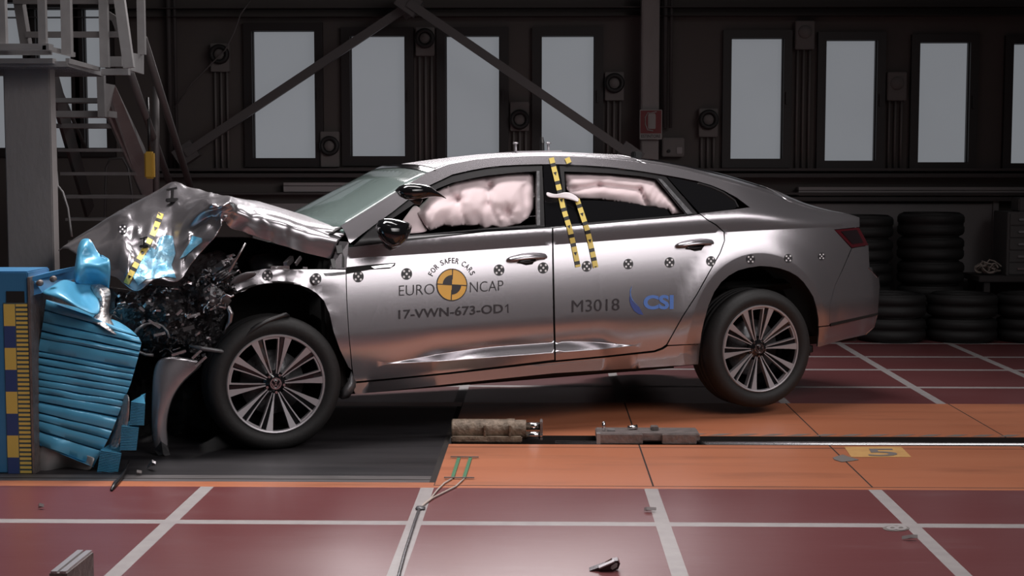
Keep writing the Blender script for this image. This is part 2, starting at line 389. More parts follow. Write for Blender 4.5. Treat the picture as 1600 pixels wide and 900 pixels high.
# ------------------------------------------------------------------ concrete column and steel stair at the left
a = W(4, 104, 8.3); b = W(77, 104, 8.3)
tag(MB().box((a.x, 8.3, 0), (b.x, 8.40, a.z), bev=.006).build('concrete_column', M['concrete']), 'pale grey column standing under the steel platform at the left edge', 'column')
t = thing('access_stair', 'galvanised steel access platform and stair above the pale grey column', 'stair', W(100, 100, 8.4))
t0 = t.location.copy()
class R(MB):
    def build(s, name, m, parent=None, smooth=False, mods=()):
        for v in s.v: v -= t0
        return MB.build(s, name, m, parent, smooth, mods)
def bp(name, m, *rs):
    mb = R()
    for (x0, y0, x1, y1, Y, dep) in rs: boxpx(x0, y0, x1, y1, Y, dep, mb=mb)
    return mb.build(name, m, t)
bp('deck_edge', M['galv'], (-60, 68, 76, 78, 8.0, .08), (-60, 91, 82, 99, 8.06, .06), (158, 107, 200, 117, 8.7, .05))
bp('toe_board', M['galv'], (-60, 79, 80, 86, 8.1, .015))
bp('toe_board', M['galv'], (163, 88, 190, 104, 9.3, .02))
mb = R(); mb.prism([W(205, 82, 8.75), W(225, 86, 9.1), W(225, 116, 9.1), W(205, 110, 8.75)], (-.015, 0, 0)); mb.build('toe_board', M['galv'], t)
mb = R(); mb.prism([W(72, 71, 8.0), W(118, 82, 8.5), W(118, 89, 8.5), W(72, 78, 8.0)], (-.02, 0, 0)); mb.prism([W(108, 91, 8.1), W(157, 105, 8.75), W(157, 111, 8.75), W(108, 99, 8.1)], (-.02, 0, 0)); mb.build('deck_edge', M['galv'], t)
mb = R()
q0, q1, q2, q3 = W(-60, 100, 8.1), W(105, 100, 8.1), W(157, 115, 8.9), W(-40, 115, 8.9)
mb.prism([q0, q1, q2, q3], (0, 0, .015))
for k in range(12):
    u = k/11; mb.bar(q0.lerp(q3, u), q1.lerp(q2, u), .012, .03)
for k in range(24):
    u = k/23; mb.bar(q0.lerp(q1, u), q3.lerp(q2, u), .008, .025)
mb.build('grating', M['galv'], t)
bp('deck_beam', M['galvdark'], (75, 115, 158, 119, 8.9, .06))
for r in ((60, -40, 69, 70, 8.02, .035), (96, -40, 108, 85, 8.2, .045), (156, -40, 166, 105, 8.72, .04), (215, -40, 224, 85, 9.0, .035), (-3, -40, 6, 72, 8.05, .04)): bp('post', M['galv'], r)
mb = R(); mb.bar(W(183, -30, 8.6), W(202, 106, 8.6), .06, .04, up=(0, 1, 0)); mb.build('post', M['galv'], t)
mb = R(); mb.bar(W(25, -30, 8.8), W(42, 75, 8.8), .05, .07, up=(0, 1, 0)); mb.build('post', M['galvdark'], t)
mb = R(); mb.bar(W(168, 22, 9.4), W(180, 30, 9.4), .04, .04, up=(0, 1, 0)); mb.bar(W(180, 30, 9.4), W(192, 60, 9.4), .04, .04, up=(0, 1, 0)); mb.build('rail', M['galvdark'], t)
bp('rail', M['galvdark'], (40, 49, 186, 58.5, 8.75, .03)); bp('rail', M['galvdark'], (20, -3, 186, 6, 8.75, .03))
# stair flight going down towards the back wall
tr = [(82, 158, 153, 160, 10.5), (84, 170, 173, 183, 10.4), (86, 172, 193, 200, 10.9), (90, 189, 232, 237, 11.15), (94, 203, 269, 274, 11.4), (98, 217, 305, 310, 11.65), (102, 230, 341, 345, 11.9), (106, 243, 376, 380, 12.15)]
for (x0, x1, y0, y1, Y) in tr: bp('tread', M['galv'], (x0, y0, x1, y1, Y, .2))
mb = R(); mb.prism([W(164, 130, 10.3), W(180, 133, 10.5), W(226, 230, 11.6), W(262, 330, 12.3), W(240, 345, 12.3), W(170, 185, 10.8), W(164, 183, 10.3)], (-.03, .05, 0)); mb.build('stringer', M['galv'], t)
mb = R(); mb.bar(W(81, 120, 10.4), W(140, 330, 12.4), .03, .12, up=(0, 1, 0)); mb.build('stringer', M['galvdark'], t)
mb = R(); mb.bar(W(158, 118, 10.3), W(160, 183, 10.3), .05, .05, up=(0, 1, 0)); mb.build('post', M['galv'], t)
for q in (((203, 112, 10.2), (270, 300, 12.4)), ((224, 60, 10.2), (300, 300, 12.4))):
    mb = R(); mb.tube([W(*q[0]), W(*q[1])], .028, 10); mb.build('handrail', M['galvdark'], t, True)
mb = R(); mb.tube([W(244, 135, 11.3), W(244, 320, 11.3)], .025, 10); mb.build('post', M['galvdark'], t, True)
mb = R(); mb.tube([W(85, 120, 10.6), W(135, 235, 11.8)], .015, 8); mb.build('handrail', M['galvdark'], t, True)
c = W(234, 258, 10.9); t = thing('control_pendant', 'yellow hand control hanging beside the stair post', 'control pendant', c)
MB().box((-.035, -.03, -.1), (.035, .03, .1), bev=.012).build('case', M['yel'], t)
MB().tube([(0, 0, .1), (0, 0, .25), (-.02, .05, .5)], .012, 8).build('cord', M['black'], t, True)
mb = MB(); pts = [W(x, y, 8.9) for x, y in ((84, 262), (88, 268), (90, 290), (98, 300), (106, 325), (110, 355), (112, 370))]
tag(mb.tube(pts, .007, 6).build('air_hose', M['galv'], None, True), 'thin hose hanging beside the pale grey column', 'hose')
mb = MB(); pts = [W(x, y, 12.6) if y < 400 else G(x, 265+1.42*2300/12.6, .012) for x, y in ((160, 470), (165, 300), (166, 262), (172, 248), (192, 247), (200, 262), (206, 300), (212, 470))]
tag(mb.tube(pts, .012, 8).build('tube_trolley', M['galvdark'], None, True), 'bent tube frame of a trolley standing behind the stair', 'trolley')

# ------------------------------------------------------------------ tyres, cabinet and bench at the right
def tyre_profile(R0, R1, w):
    h = w/2
    return [(R0, -h*.75), (R0+.01, -h*.85), (R0+.05, -h), (R1-.05, -h), (R1-.012, -h*.82), (R1, -h*.6), (R1, -.02), (R1-.008, -.015), (R1-.008, .015), (R1, .02), (R1, h*.6), (R1-.012, h*.82), (R1-.05, h), (R0+.05, h), (R0+.01, h*.85), (R0, h*.75)]
def ground_tyre(x, y, z, lab, g, R1=.31, w=.2):
    o = MB().lathe(tyre_profile(.19, R1, w), 40, axis='Z', close=True).build('car_tyre', M['tyre'], None, True)
    o.location = (x, y, z+w/2); o.rotation_euler = (0, 0, random.random()); tag(o, lab, 'tyre', g); return o
nm = ['bottom', 'second', 'third', 'fourth', 'topmost']
x = W(1454, 400, 12.97).x
for k in range(5): ground_tyre(x+random.uniform(-.005, .005), 12.97, k*.21, '%s tyre of the tall stack against the pale wall panel' % nm[k], 'tyres in the tall stack', .285, .208)
x = W(1343, 400, 13.0).x
for k in range(5): ground_tyre(x+random.uniform(-.005, .005), 13.0, k*.205, '%s tyre of the stack just behind the tail light' % nm[k], 'tyres in the stack behind the tail', .285, .203)
for px, lab in ((1392, 'the pile right behind the rear bumper'), (1503, 'the front pile below the tall stack'), (1612, 'the front pile at the right edge')):
    x = W(px, 480, 12.3).x
    for k in range(2): ground_tyre(x, 12.3, k*.2, '%s tyre of %s' % (('bottom', 'top')[k], lab), 'tyres in the low front piles', .286, .198)
a = W(1530, 432, 12.75)
t = thing('work_bench', 'low dark bench against the wall at the right edge', 'bench', (a.x, 12.75, 0))
MB().box((0, 0, a.z-.05), (1.6, .55, a.z), bev=.006).build('top', M['trimdark'], t)
for q in ((.05, .05), (1.5, .05), (.05, .5), (1.5, .5)): MB().box((q[0], q[1]-.03, 0), (q[0]+.05, q[1]+.02, a.z-.05)).build('leg', M['trimdark'], t)
MB().box((.1, .45, 0), (1.5, .48, a.z-.05)).build('back_panel', M['trimdark'], t)
bz = a.z
a0 = W(1572, 430, 12.85); zc = W(1572, 331, 12.85).z
t = thing('drawer_cabinet', 'small grey five drawer cabinet standing on the bench', 'cabinet', (a0.x, 12.85, bz))
h = zc-bz
MB().box((0, 0, 0), (.42, .4, h), bev=.005).build('body', M['cab'], t)
for k in range(5):
    z0 = .012+k*(h-.02)/5; d = MB().box((.02, -.012, z0), (.4, 0, z0+(h-.02)/5-.01), bev=.003).build('drawer', M['cab'], t)
    MB().box((.09, -.028, z0+.04), (.15, -.012, z0+.058), bev=.004).build('handle', M['chrome'], d)
c = W(1600, 318, 12.9)
tag(MB().box((c.x-.05, 12.88, zc), (c.x+.25, 13.1, zc+.12), bev=.01).build('storage_box', M['cab']), 'grey box lying on top of the drawer cabinet', 'box')
mb = MB()
for k in range(9):
    c = W(1532+k*2.6, 426, 12.95); r = .04+.035*random.random()
    mb.tube([(c.x+r*cos(u)*1.2, 12.95+.06*sin(u*1.3+k), bz+.02+r*(1+sin(u))*(.4+.5*random.random())) for u in [i*.5 for i in range(13)]], .008, 6)
tag(mb.build('cable_coil', M['cable'], None, True), 'tangle of cables lying on the bench beside the cabinet', 'cables')

# ------------------------------------------------------------------ crash barrier
bt = thing('crash_barrier', 'blue deformable crash barrier crushed by the front of the silver car', 'barrier', (-2.6, 6.76, 0))
b0 = bt.location.copy()
class B(MB):
    def build(s, name, m, parent=bt, smooth=False, mods=()):
        for v in s.v: v -= b0
        return MB.build(s, name, m, parent, smooth, mods)
YB = 6.76
def bz_(py): return W(20, py, YB).z
def bx_(px): return W(px, 600, YB).x
ztop = W(20, 424, YB).z
B().box((-4.0, YB, 0.0), (bx_(48), 7.06, ztop), bev=.006).build('mount_block', M['bluepaint'])
mb = B()
mb.box((bx_(9), YB-.004, bz_(748)), (bx_(47.5), YB, bz_(473)), 0)
for k in range(8):
    y0 = 475+34.2*k
    mb.box((bx_(9.5), YB-.006, bz_(min(y0+34.2, 747))), (bx_(27), YB-.003, bz_(y0)), 1+k % 2)
    for j in range(5):
        yy = y0+j*6.84
        if yy < 744: mb.box((bx_(28.5), YB-.006, bz_(yy+3.8)), (bx_(46.5), YB-.003, bz_(yy)), 1)
mb.build('scale_strip', [M['scale_g'], M['scale_y'], M['scale_b']])
B().box((bx_(14), YB-.004, bz_(473)), (bx_(42), YB, bz_(455))).build('slot', M['blackmatt'])
mb = B(); mb.box((bx_(48.3), YB-.01, bz_(748)), (bx_(52), 7.85, bz_(433))); mb.build('back_plate', M['steel'])
mb = B()
mb.prism([W(10, 438, 6.77), W(48, 433, 6.77), W(118, 416, 7.2), W(118, 421, 7.2), W(48, 440, 6.77), W(10, 448, 6.77)], (0, .02, 0))
mb.prism([W(48, 434, 6.78), W(116, 418, 7.25), W(116, 436, 7.25), W(64, 458, 6.8), W(50, 462, 6.78)], (0, .02, 0)); mb.build('flange', M['bluepaint'])
for q in ((63, 442), (84, 436)):
    c = W(*q, 6.8); B().lathe([(.001, -.02), (.014, -.02), (.016, 0)], 10, c=c).build('bolt', M['steel'], bt, True)
# ribbed crushed honeycomb: ridged cladding sheet over a block
TL, TR, BR, BL = (72, 468), (219, 541), (163, 713), (49, 690)
heights = [1.15, 1.35, 1.0, .8, 1.5, .55, .8, .75, .8, .8, .75, .9, 1.2, .8, 1.1, 1.5]
tot = sum(heights); acc = 0; rows = []
prof = [(0, .014), (.05, .004), (.2, 0), (.55, -.002), (.9, .0), (.96, .008)]
N = 24
def left(u):
    a, b = Vector(TL), Vector(BL); p = a.lerp(b, u); p.x -= 6*sin(pi*u)-2*sin(6*u); return p
def right(u):
    pts = [(0, 200, 517), (.07, 216, 526), (.15, 221, 536), (.3, 215, 562), (.48, 204, 600), (.65, 190, 636), (.82, 171, 682), (1, 146, 730)]
    for (u0, x0, y0), (u1, x1, y1) in zip(pts, pts[1:]):
        if u <= u1+1e-9: k = (u-u0)/(u1-u0); return Vector((x0+(x1-x0)*k, y0+(y1-y0)*k))
    return Vector(pts[-1][1:])
for k, hgt in enumerate(heights):
    for (q, dy) in prof:
        u = (acc+hgt*q)/tot; l, r = left(u), right(u); row = []
        for i in range(N+1):
            v = i/N; p = l.lerp(r, v); wob = 1.6*noise.noise(Vector((v*3, k*1.7, 0)))
            amp = (1+.5*noise.noise(Vector((k*2.3, v*2, 5))))*(2.0 if k in (3, 6, 12) else 1)
            Y = 6.80+dy*1.3*amp+.05*v*v+.012*noise.noise(Vector((v*4, u*6, 2)))+(.05*(1-v)**6)
            row.append(W(p.x, p.y+wob, Y))
        rows.append(row)
    acc += hgt
row = [W(left(1).lerp(right(1), i/N).x, left(1).lerp(right(1), i/N).y, 6.82) for i in range(N+1)]; rows.append(row)
full = [[q+Vector((.0, .95, 0)) for q in [r[0], r[-1]]] for r in rows]
mb = B(); mb.grid(rows)
nr = len(rows)-1
back = lambda q, i: q+Vector((-.3, .9, -.16*(1-i/nr)))
mb.grid([[r[0], r[0]+Vector((0, .9, -.16*(1-i/nr)))] for i, r in enumerate(rows)]); mb.grid([[r[-1], back(r[-1], i)] for i, r in enumerate(rows)])
mb.grid([[q, q+Vector((-.3*j/N, .9, -.16))] for j, q in enumerate(rows[0])]); mb.grid([[q, q+Vector((-.3*j/N, .9, 0))] for j, q in enumerate(rows[-1])])
smoothsharp(mb.build('honeycomb_core', M['blue'], bt, True), 50)
# smooth crumpled facing sheets
def sheet(name, grid, m, parent, cls=B, sub=2, amp=.006, freq=9, th=.004, seed=0, ang=None):
    mb = cls(); rows = [[W(*p) for p in r] for r in grid]; mb.grid(rows)
    for v in mb.v: v += Vector((noise.noise(v*freq+Vector((seed, 0, 0))), noise.noise(v*freq+Vector((0, seed, 7))), noise.noise(v*freq+Vector((3, 0, seed)))))*amp
    return mb.build(name, m, parent, True, (('SUBSURF', dict(levels=sub, render_levels=sub)), ('SOLIDIFY', dict(thickness=th))))
sheet('crumpled_sheet', [[(63, 456, 6.78), (82, 446, 6.80), (101, 434, 6.95), (116, 443, 7.0), (143, 443, 7.02), (147, 446, 7.05)],
                         [(70, 459, 6.74), (90, 451, 6.74), (106, 450, 6.85), (122, 454, 6.98), (138, 452, 6.98), (146, 455, 7.0)],
                         [(84, 464, 6.72), (100, 460, 6.70), (114, 463, 6.80), (128, 468, 6.95), (142, 465, 6.9), (155, 470, 6.9)],
                         [(99, 470, 6.71), (114, 474, 6.69), (126, 478, 6.72), (138, 483, 6.76), (148, 485, 6.76), (157, 482, 6.8)],
                         [(104, 474, 6.72), (116, 479, 6.70), (127, 483, 6.71), (138, 488, 6.73), (147, 491, 6.74), (154, 491.5, 6.78)]], M['blue'], bt, amp=.003)
sheet('crumpled_sheet', [[(127, 374, 7.12), (133, 371, 7.1), (140, 372, 7.08), (147, 381, 7.08), (153, 393, 7.1), (158, 400, 7.05)],
                         [(121, 388, 7.1), (126, 384, 7.02), (136, 386, 7.0), (150, 396, 7.08), (158, 405, 7.06), (168, 402, 7.0)],
                         [(118, 405, 7.1), (122, 395, 6.98), (134, 400, 7.05), (150, 408, 7.02), (161, 411, 6.95), (173, 408, 6.98)],
                         [(115, 425, 7.08), (118, 424, 6.93), (132, 412, 6.97), (148, 414, 6.93), (160, 415, 6.98), (174.5, 420, 6.97)],
                         [(115, 436, 7.06), (118, 441, 6.92), (132, 430, 7.0), (146, 434, 7.0), (158, 424, 6.93), (174, 434, 6.97)],
                         [(117, 443, 7.05), (121, 445, 6.98), (134, 446, 7.05), (146, 448, 7.05), (158, 448, 7.02), (171, 447, 7.0)],
                         [(122, 452, 7.1), (128, 455, 7.06), (138, 462, 7.1), (150, 468, 7.1), (160, 470, 7.08), (168, 470, 7.05)]], M['blue'], bt, amp=.008, freq=14, seed=3)
sheet('exposed_foil', [[(140, 448, 7.0), (150, 444, 6.98), (162, 445, 6.98), (171, 449, 7.0)], [(143, 455, 6.98), (153, 455, 6.92), (163, 455, 6.92), (172, 458, 6.98)],
                       [(150, 465, 6.95), (158, 466, 6.9), (165, 468, 6.9), (172, 470, 6.97)], [(156, 478, 6.9), (162, 479, 6.88), (167, 481, 6.88), (171, 484, 6.95)],
                       [(150, 492, 6.88), (158, 493, 6.86), (165, 493, 6.88), (171, 494, 6.93)], [(145, 497, 6.84), (158, 502, 6.82), (170, 506, 6.82), (182, 515, 6.86)],
                       [(140, 500, 6.83), (156, 509, 6.8), (170, 516, 6.8), (190, 527, 6.84)]], M['foil'], bt, amp=.01, freq=25, seed=5)
sheet('crumpled_sheet', [[(158, 500, 6.9), (176, 497, 6.95), (196, 508, 6.95), (212, 521, 6.95)], [(164, 508, 6.86), (182, 508, 6.88), (200, 518, 6.9), (217, 530, 6.92)],
                         [(170, 518, 6.83), (186, 521, 6.83), (203, 530, 6.86), (219, 540, 6.9)]], M['blue'], bt, amp=.004)
# grey skirt sheet under the block
sheet('skirt_sheet', [[(56, 691, 6.84), (80, 698, 6.83), (110, 705, 6.83), (135, 712, 6.83), (150, 715, 6.84)],
                      [(55, 715, 6.84), (76, 715, 6.8), (105, 716, 6.88), (132, 716, 6.84), (146, 720, 6.82)],
                      [(56, 738, 6.84), (72, 735, 6.8), (98, 726, 6.9), (125, 724, 6.86), (143, 730, 6.82)],
                      [(62, 746, 6.84), (74, 743, 6.82), (97, 729, 6.92), (122, 734, 6.86), (140, 736, 6.82)]], M['galv'], bt, amp=.002)
# bumper elements
for (a, b, c, d) in (((205, 627), (227, 630), (225, 665), (202, 664)), ((190, 665), (217, 668), (213, 704), (187, 704)), ((157, 703), (190, 708), (183, 745), (151, 741))):
    mb = B(); rows = []
    A_, B_, C_, D_ = map(Vector, (a, b, c, d))
    for k in range(15):
        for e, dy in ((0, .01), (.3, 0), (.75, .0)):
            u = min(1, (k+e)/15); l = A_.lerp(D_, u); r = B_.lerp(C_, u)
            rows.append([W(*l, 6.80+dy), W(*l.lerp(r, .5), 6.795+dy), W(*r, 6.80+dy)])
    mb.grid(rows); mb.grid([[r[0], r[0]+Vector((0, .25, 0))] for r in rows]); mb.grid([[r[-1], r[-1]+Vector((-.09, .25, 0))] for r in rows])
    for rr in (rows[0], rows[-1]): mb.grid([[q, q+Vector((-.045*j, .25, 0))] for j, q in enumerate(rr)])
    mb.build('bumper_element', M['blue'])
sheet('bumper_plate', [[(196, 612, 6.85), (203, 620, 6.8)], [(188, 636, 6.86), (202, 640, 6.8)], [(182, 660, 6.87), (202, 664, 6.82)], [(176, 682, 6.87), (188, 690, 6.82)], [(168, 700, 6.87), (184, 703, 6.82)]], M['foil'], bt, amp=.002)

# ------------------------------------------------------------------ the car: pose and side surface
A0 = W(432, 600, 7.38)
lo, hi = 8.0, 9.5
for _ in range(50):
    m_ = (lo+hi)/2
    if (W(1189, 545, m_)-A0).length < 2.837: lo = m_
    else: hi = m_
B0 = W(1189, 545, lo); yaw = atan2(B0.y-A0.y, B0.x-A0.x); p_ = radians(1.3); r_ = radians(1.0)
EX = Vector((cos(yaw)*cos(p_), sin(yaw)*cos(p_), sin(p_)))
EY = Vector((-sin(yaw)*cos(r_), cos(yaw)*cos(r_), -sin(r_))); EY -= EX*EX.dot(EY); EY.normalize(); EZ = EX.cross(EY)
CM = Matrix((EX, EY, EZ))            # world -> car
car = thing('crashed_car', 'silver grey four door fastback car with its front crushed into the blue barrier', 'car')
car.matrix_world = Matrix.Translation(A0) @ CM.transposed().to_4x4()
CO = CM @ (CP-A0); WID = 1.86
def P(px, py, t):
    d = CM @ ray(px, py); return CO+d*((t-CO.y)/d.y)
def lerp_tab(tab, x):
    if x <= tab[0][0]: return tab[0][1]
    for (a, b), (c, d) in zip(tab, tab[1:]):
        if x <= c:
            u = (x-a)/(c-a); u = u*u*(3-2*u) if False else u; return b+(d-b)*u
    return tab[-1][1]
def sstep(a, b, x):
    u = min(1, max(0, (x-a)/(b-a))); return u*u*(3-2*u)
ZC = [(-1, .603), (.396, .615), (1.06, .627), (1.54, .638), (2.1, .654), (2.6, .667), (3.0, .67), (3.4, .668), (4, .66)]
def zcr(s): return lerp_tab(ZC, s)
ZL = .053
def strip_h(s): return .052*sstep(.42, 1.25, s)*(1-sstep(1.6, 2.15, s))
def soft(x, w): return w*log1p(exp(min(60, x/w)))
def sfc(s, z):
    zc = zcr(s); d = z-zc
    if d >= 0:
        hb = .09-.055*sstep(2.7, 3.45, s); k = .66+.9*sstep(2.75, 3.5, s)
        t = .078-.05*min(d, hb)+k*(soft(d-hb, .012)-soft(-hb, .012))
    else:
        e = -d; t = .078*exp(-e/.26)
        low = z-.24
        plain = 1.2*low*low if low < 0 else 0
        h = strip_h(s)
        if h > .002 and low < 0:
            w = min(1, h/.03)**2; zt_ = ZL+h
            if z >= zt_: sc = 2.2*low*low
            elif z >= ZL: sc = 2.2*(zt_-.24)**2*((z-ZL)/h)
            else: sc = .55*(ZL-max(z, -.01))+.1*max(0, -.01-z)
            t += plain*(1-w)+sc*w
        else: t += plain if z > ZL else 1.2*(ZL-.24)**2+.45*(ZL-max(z, -.01))+.12*max(0, -.01-z)
    if s > 2.95: t += .3*(s-2.95)**2+(.5*(s-3.65)**2 if s > 3.65 else 0)
    if s < .3: t += .05*(.3-s)**2
    rho = sqrt(((s-2.845)/.405)**2+((z-.03)/.435)**2)
    if rho < 1.5:
        if rho > 1.17: t -= .010*(1-sstep(1.17, 1.5, rho))
        else: t -= .010*max(0, (rho-.95)/.22)
    return t
def surf(px, py, off=0.0):
    d = CM @ ray(px, py)
    f = lambda t: (lambda q: q.y-sfc(q.x, q.z)-off)(CO+d*((t-CO.y)/d.y))
    a, b = -.15, -.15
    fa = f(a); fb = fa
    while fb < 0 and b < .9: a, fa = b, fb; b += .15; fb = f(b)
    if fb < 0: b = .3
    else:
        for _ in range(14):
            m = (a+b)/2; fm = f(m)
            if fm < 0: a = m
            else: b = m
    t = (a+b)/2
    return CO+d*((t-CO.y)/d.y)
def nrm(s, z):
    e = .002; a = (sfc(s+e, z)-sfc(s-e, z))/(2*e); b = (sfc(s, z+e)-sfc(s, z-e))/(2*e)
    return Vector((a, -1, b)).normalized()
def inpoly(x, y, pl):
    c = False; j = len(pl)-1
    for i in range(len(pl)):
        xi, yi = pl[i]; xj, yj = pl[j]
        if (yi > y) != (yj > y) and x < (xj-xi)*(y-yi)/(yj-yi)+xi: c = not c
        j = i
    return c
def densify(pl, d):
    out = []
    for a, b in zip(pl, pl[1:]+pl[:1]):
        n = max(1, int(ceil(hypot(b[0]-a[0], b[1]-a[1])/d)))
        out += [(a[0]+(b[0]-a[0])*k/n, a[1]+(b[1]-a[1])*k/n) for k in range(n)]
    return out
def smoothpoly(pl, it=1):
    return pl
DZ = [-.78+.04*i for i in range(15)]+[-.19, -.16, -.13, -.1, -.075, -.05, -.03, -.015, -.004, .003, .02, .045, .07, .08, .09, .1, .11, .125]+[.15+.03*i for i in range(14)]
CARBVH = []
def panel(name, poly, m, parent=None, off=0.0, th=.014, ds=.05, holes=(), disp=None, mirror=True, rows=True, edge=10):
    parent = parent or car
    loops = [poly]+list(holes); pts = []; edges = []; polys = []
    for lp in loops:
        q = [surf(x, y, off) for x, y in densify(lp, edge)]; n0 = len(pts)
        pl = [(v.x, v.z) for v in q]; polys.append(pl); pts += pl
        edges += [(n0+i, n0+(i+1) % len(pl)) for i in range(len(pl))]
    inside = lambda x, y: inpoly(x, y, polys[0]) and not any(inpoly(x, y, h) for h in polys[1:])
    s0 = min(p[0] for p in pts); s1 = max(p[0] for p in pts); nb = len(pts)
    bnd = list(pts)
    n = int((s1-s0)/ds)+1
    for i in range(n+1):
        s = s0+(s1-s0)*i/n; c = zcr(s)
        zs = [c+d for d in DZ]
        if strip_h(s) > .004: zs += [ZL-.003, ZL+.003, ZL+strip_h(s)-.003, ZL+strip_h(s)+.003]
        for z in zs:
            if inside(s, z) and min((s-b[0])**2+(z-b[1])**2 for b in bnd) > .005**2: pts.append((s, z))
    if s1 > 2.3:
        keep = []
        for p in pts[nb:]:
            rho = sqrt(((p[0]-2.845)/.405)**2+((p[1]-.03)/.435)**2)
            if not (1.13 < rho < 1.21): keep.append(p)
        pts = pts[:nb]+keep
        for k in range(0, 200):
            a = -.3+(pi+.6)*k/199
            for rr in (1.145, 1.165, 1.175, 1.195):
                s, z = 2.845+.405*rr*cos(a), .03+.435*rr*sin(a)
                if inside(s, z) and min((s-b[0])**2+(z-b[1])**2 for b in bnd) > .005**2: pts.append((s, z))
    co, ed, fc, *_ = delaunay_2d_cdt([Vector(p) for p in pts], edges, [], 0, 1e-6)
    tris = []
    for f in fc:
        cx = sum(co[i].x for i in f)/3; cy = sum(co[i].y for i in f)/3
        if inside(cx, cy):
            a, b, c = (co[i] for i in f)
            if (b-a).cross(c-a) < 0: f = f[::-1]
            tris.append(tuple(f))
    nv = len(co)
    fr = []; nm_ = []
    for c in co:
        v = Vector((c.x, sfc(c.x, c.y)+off, c.y)); fr.append(v); nm_.append(nrm(c.x, c.y))
    if disp: fr = [disp(v) for v in fr]
    bk = [v+Vector((0, th, 0)) for v in fr]
    verts = fr+bk; faces = tris+[(c+nv, b+nv, a+nv) for a, b, c in tris]
    norms = nm_+[-n_ for n_ in nm_]
    cnt = {}
    for a, b, c in tris:
        for e in ((a, b), (b, c), (c, a)): cnt[e] = 1
    for (a, b) in list(cnt):
        if (b, a) not in cnt:
            k = len(verts); verts += [fr[a], fr[b], bk[b], bk[a]]; faces.append((k+1, k, k+3, k+2)); norms += [Vector((0, 0, 0))]*4
    o = obj(name, verts, faces, m, parent, True, None if disp else norms)
    if mirror:
        mv = [Vector((v.x, WID-v.y, v.z)) for v in verts]
        obj(name, mv, [f[::-1] for f in faces], m, parent if parent is not car else car, True, None if disp else [Vector((n_.x, -n_.y, n_.z)) for n_ in norms])
    return o
# body side outlines traced as places on the side surface
DITCH = [(533, 353), (573, 329), (613, 304), (640, 287), (669, 269), (700, 257), (740, 249.5), (773, 246.3), (820, 244), (866, 243.5), (903, 244.5), (957, 249), (1000, 254), (1023, 258), (1050, 262.5), (1100, 275), (1153, 289), (1200, 304), (1240, 317), (1276, 328), (1306, 334), (1335, 337)]
DLO = [(547, 380), (580, 355), (612, 332), (640, 310), (667, 291.5), (707, 272.5), (735, 266), (760, 261.5), (786, 258.7), (813, 257.3), (848, 256.5), (873, 256.5), (915, 258.3), (957, 261.5), (1000, 267), (1031, 272), (1060, 277), (1090, 283), (1112, 289.5), (1130, 297), (1152, 309), (1165, 319), (1172, 324), (1150, 327), (1120, 330.5), (1093, 333.5)]
ARCH = [(1279, 510), (1279, 499), (1276, 481), (1271, 464), (1265, 454), (1256, 441), (1246.7, 432), (1234, 424.5), (1220, 419.5), (1204, 416.5), (1188, 415.5), (1170, 418), (1153, 422.5), (1139, 430.5), (1126.7, 441), (1116, 456), (1107, 477), (1100, 502), (1096, 520), (1094, 537)]
RDEDGE = [(1095, 334.5), (1107.5, 344), (1120, 351), (1132, 362.5), (1133, 376), (1126, 395.5), (1113, 418.5), (1089, 461.5), (1067, 495.5), (1050, 526), (1043, 539)]
side = DITCH+[(1343, 340), (1343, 354.5), (1303, 358.5), (1330, 388), (1316, 421), (1304, 447), (1297, 475), (1296, 508)]+ARCH+RDEDGE[::-1]+DLO[::-1]+[(545, 377), (540, 364)]
panel('body_side', side, M['paint'])
fd = [(543, 387), (600, 380), (627, 377.5), (700, 369.5), (760, 362.5), (810, 359.5), (862.3, 357), (862.5, 384), (863, 420), (864.3, 500), (866, 562), (800, 570), (700, 582), (600, 592), (553.5, 596), (551, 577), (545.5, 520), (542.5, 470), (541.5, 423)]
front_door = panel('front_door', fd, M['paint'], mirror=True)
rd = [(864.6, 357), (920, 351.5), (999, 344.5), (1050, 340), (1082, 336.5), (1093, 335), (1106, 345), (1118, 352), (1130.3, 363), (1131.3, 376), (1124.3, 395), (1111.3, 418), (1087.3, 461), (1065.3, 495), (1048.3, 525), (1041, 538), (1034, 543), (1022, 547.5), (950, 555.5), (868.4, 563), (868, 530), (866.5, 460), (865.3, 400)]
rear_door = panel('rear_door', rd, M['paint'])
sill = [(556, 599), (700, 585), (867, 566), (950, 558.3), (1023, 550.5), (1036, 546), (1043, 541), (1094, 538), (1092, 560), (1091, 569), (1084, 569.5), (984, 576), (867, 583), (712, 599), (556, 616), (551, 606)]
panel('sill', sill, M['paint'], off=.012)
bump = [(1331.5, 388), (1357, 384), (1358.5, 418), (1373, 431), (1374.5, 447), (1371.5, 489.5), (1335, 498), (1300, 506), (1296.3, 506), (1297.3, 475), (1304.3, 447.2), (1317, 421.3)]
panel('rear_bumper', bump, M['paint'], mirror=True)
val = [(1300, 509), (1335, 501), (1371.5, 492.5), (1366, 512), (1353, 523), (1317, 531), (1280, 542), (1277.5, 541), (1279.5, 520), (1279.5, 511.5)]
panel('bumper_valance', val, M['paint'], off=.006, mirror=True)
panel('bumper_strip', [(1298, 505), (1371.5, 488.8), (1371.8, 492.6), (1298, 510)], M['blackmatt'], off=-.001, th=.03, mirror=True)
tl = panel('tail_light', [(1304.5, 359.3), (1342.5, 355.5), (1357, 383), (1331, 387)], M['red_lens'], off=.002, mirror=True)
panel('inner_lens', [(1314, 361.5), (1339, 359), (1349, 379), (1332, 381.5)], M['dark_lens'], tl, off=-.001, mirror=False)
panel('bumper_fin', [(1357, 418), (1361, 417.5), (1373.5, 430.5), (1372, 434)], M['chrome'], off=-.004, th=.006, mirror=False)
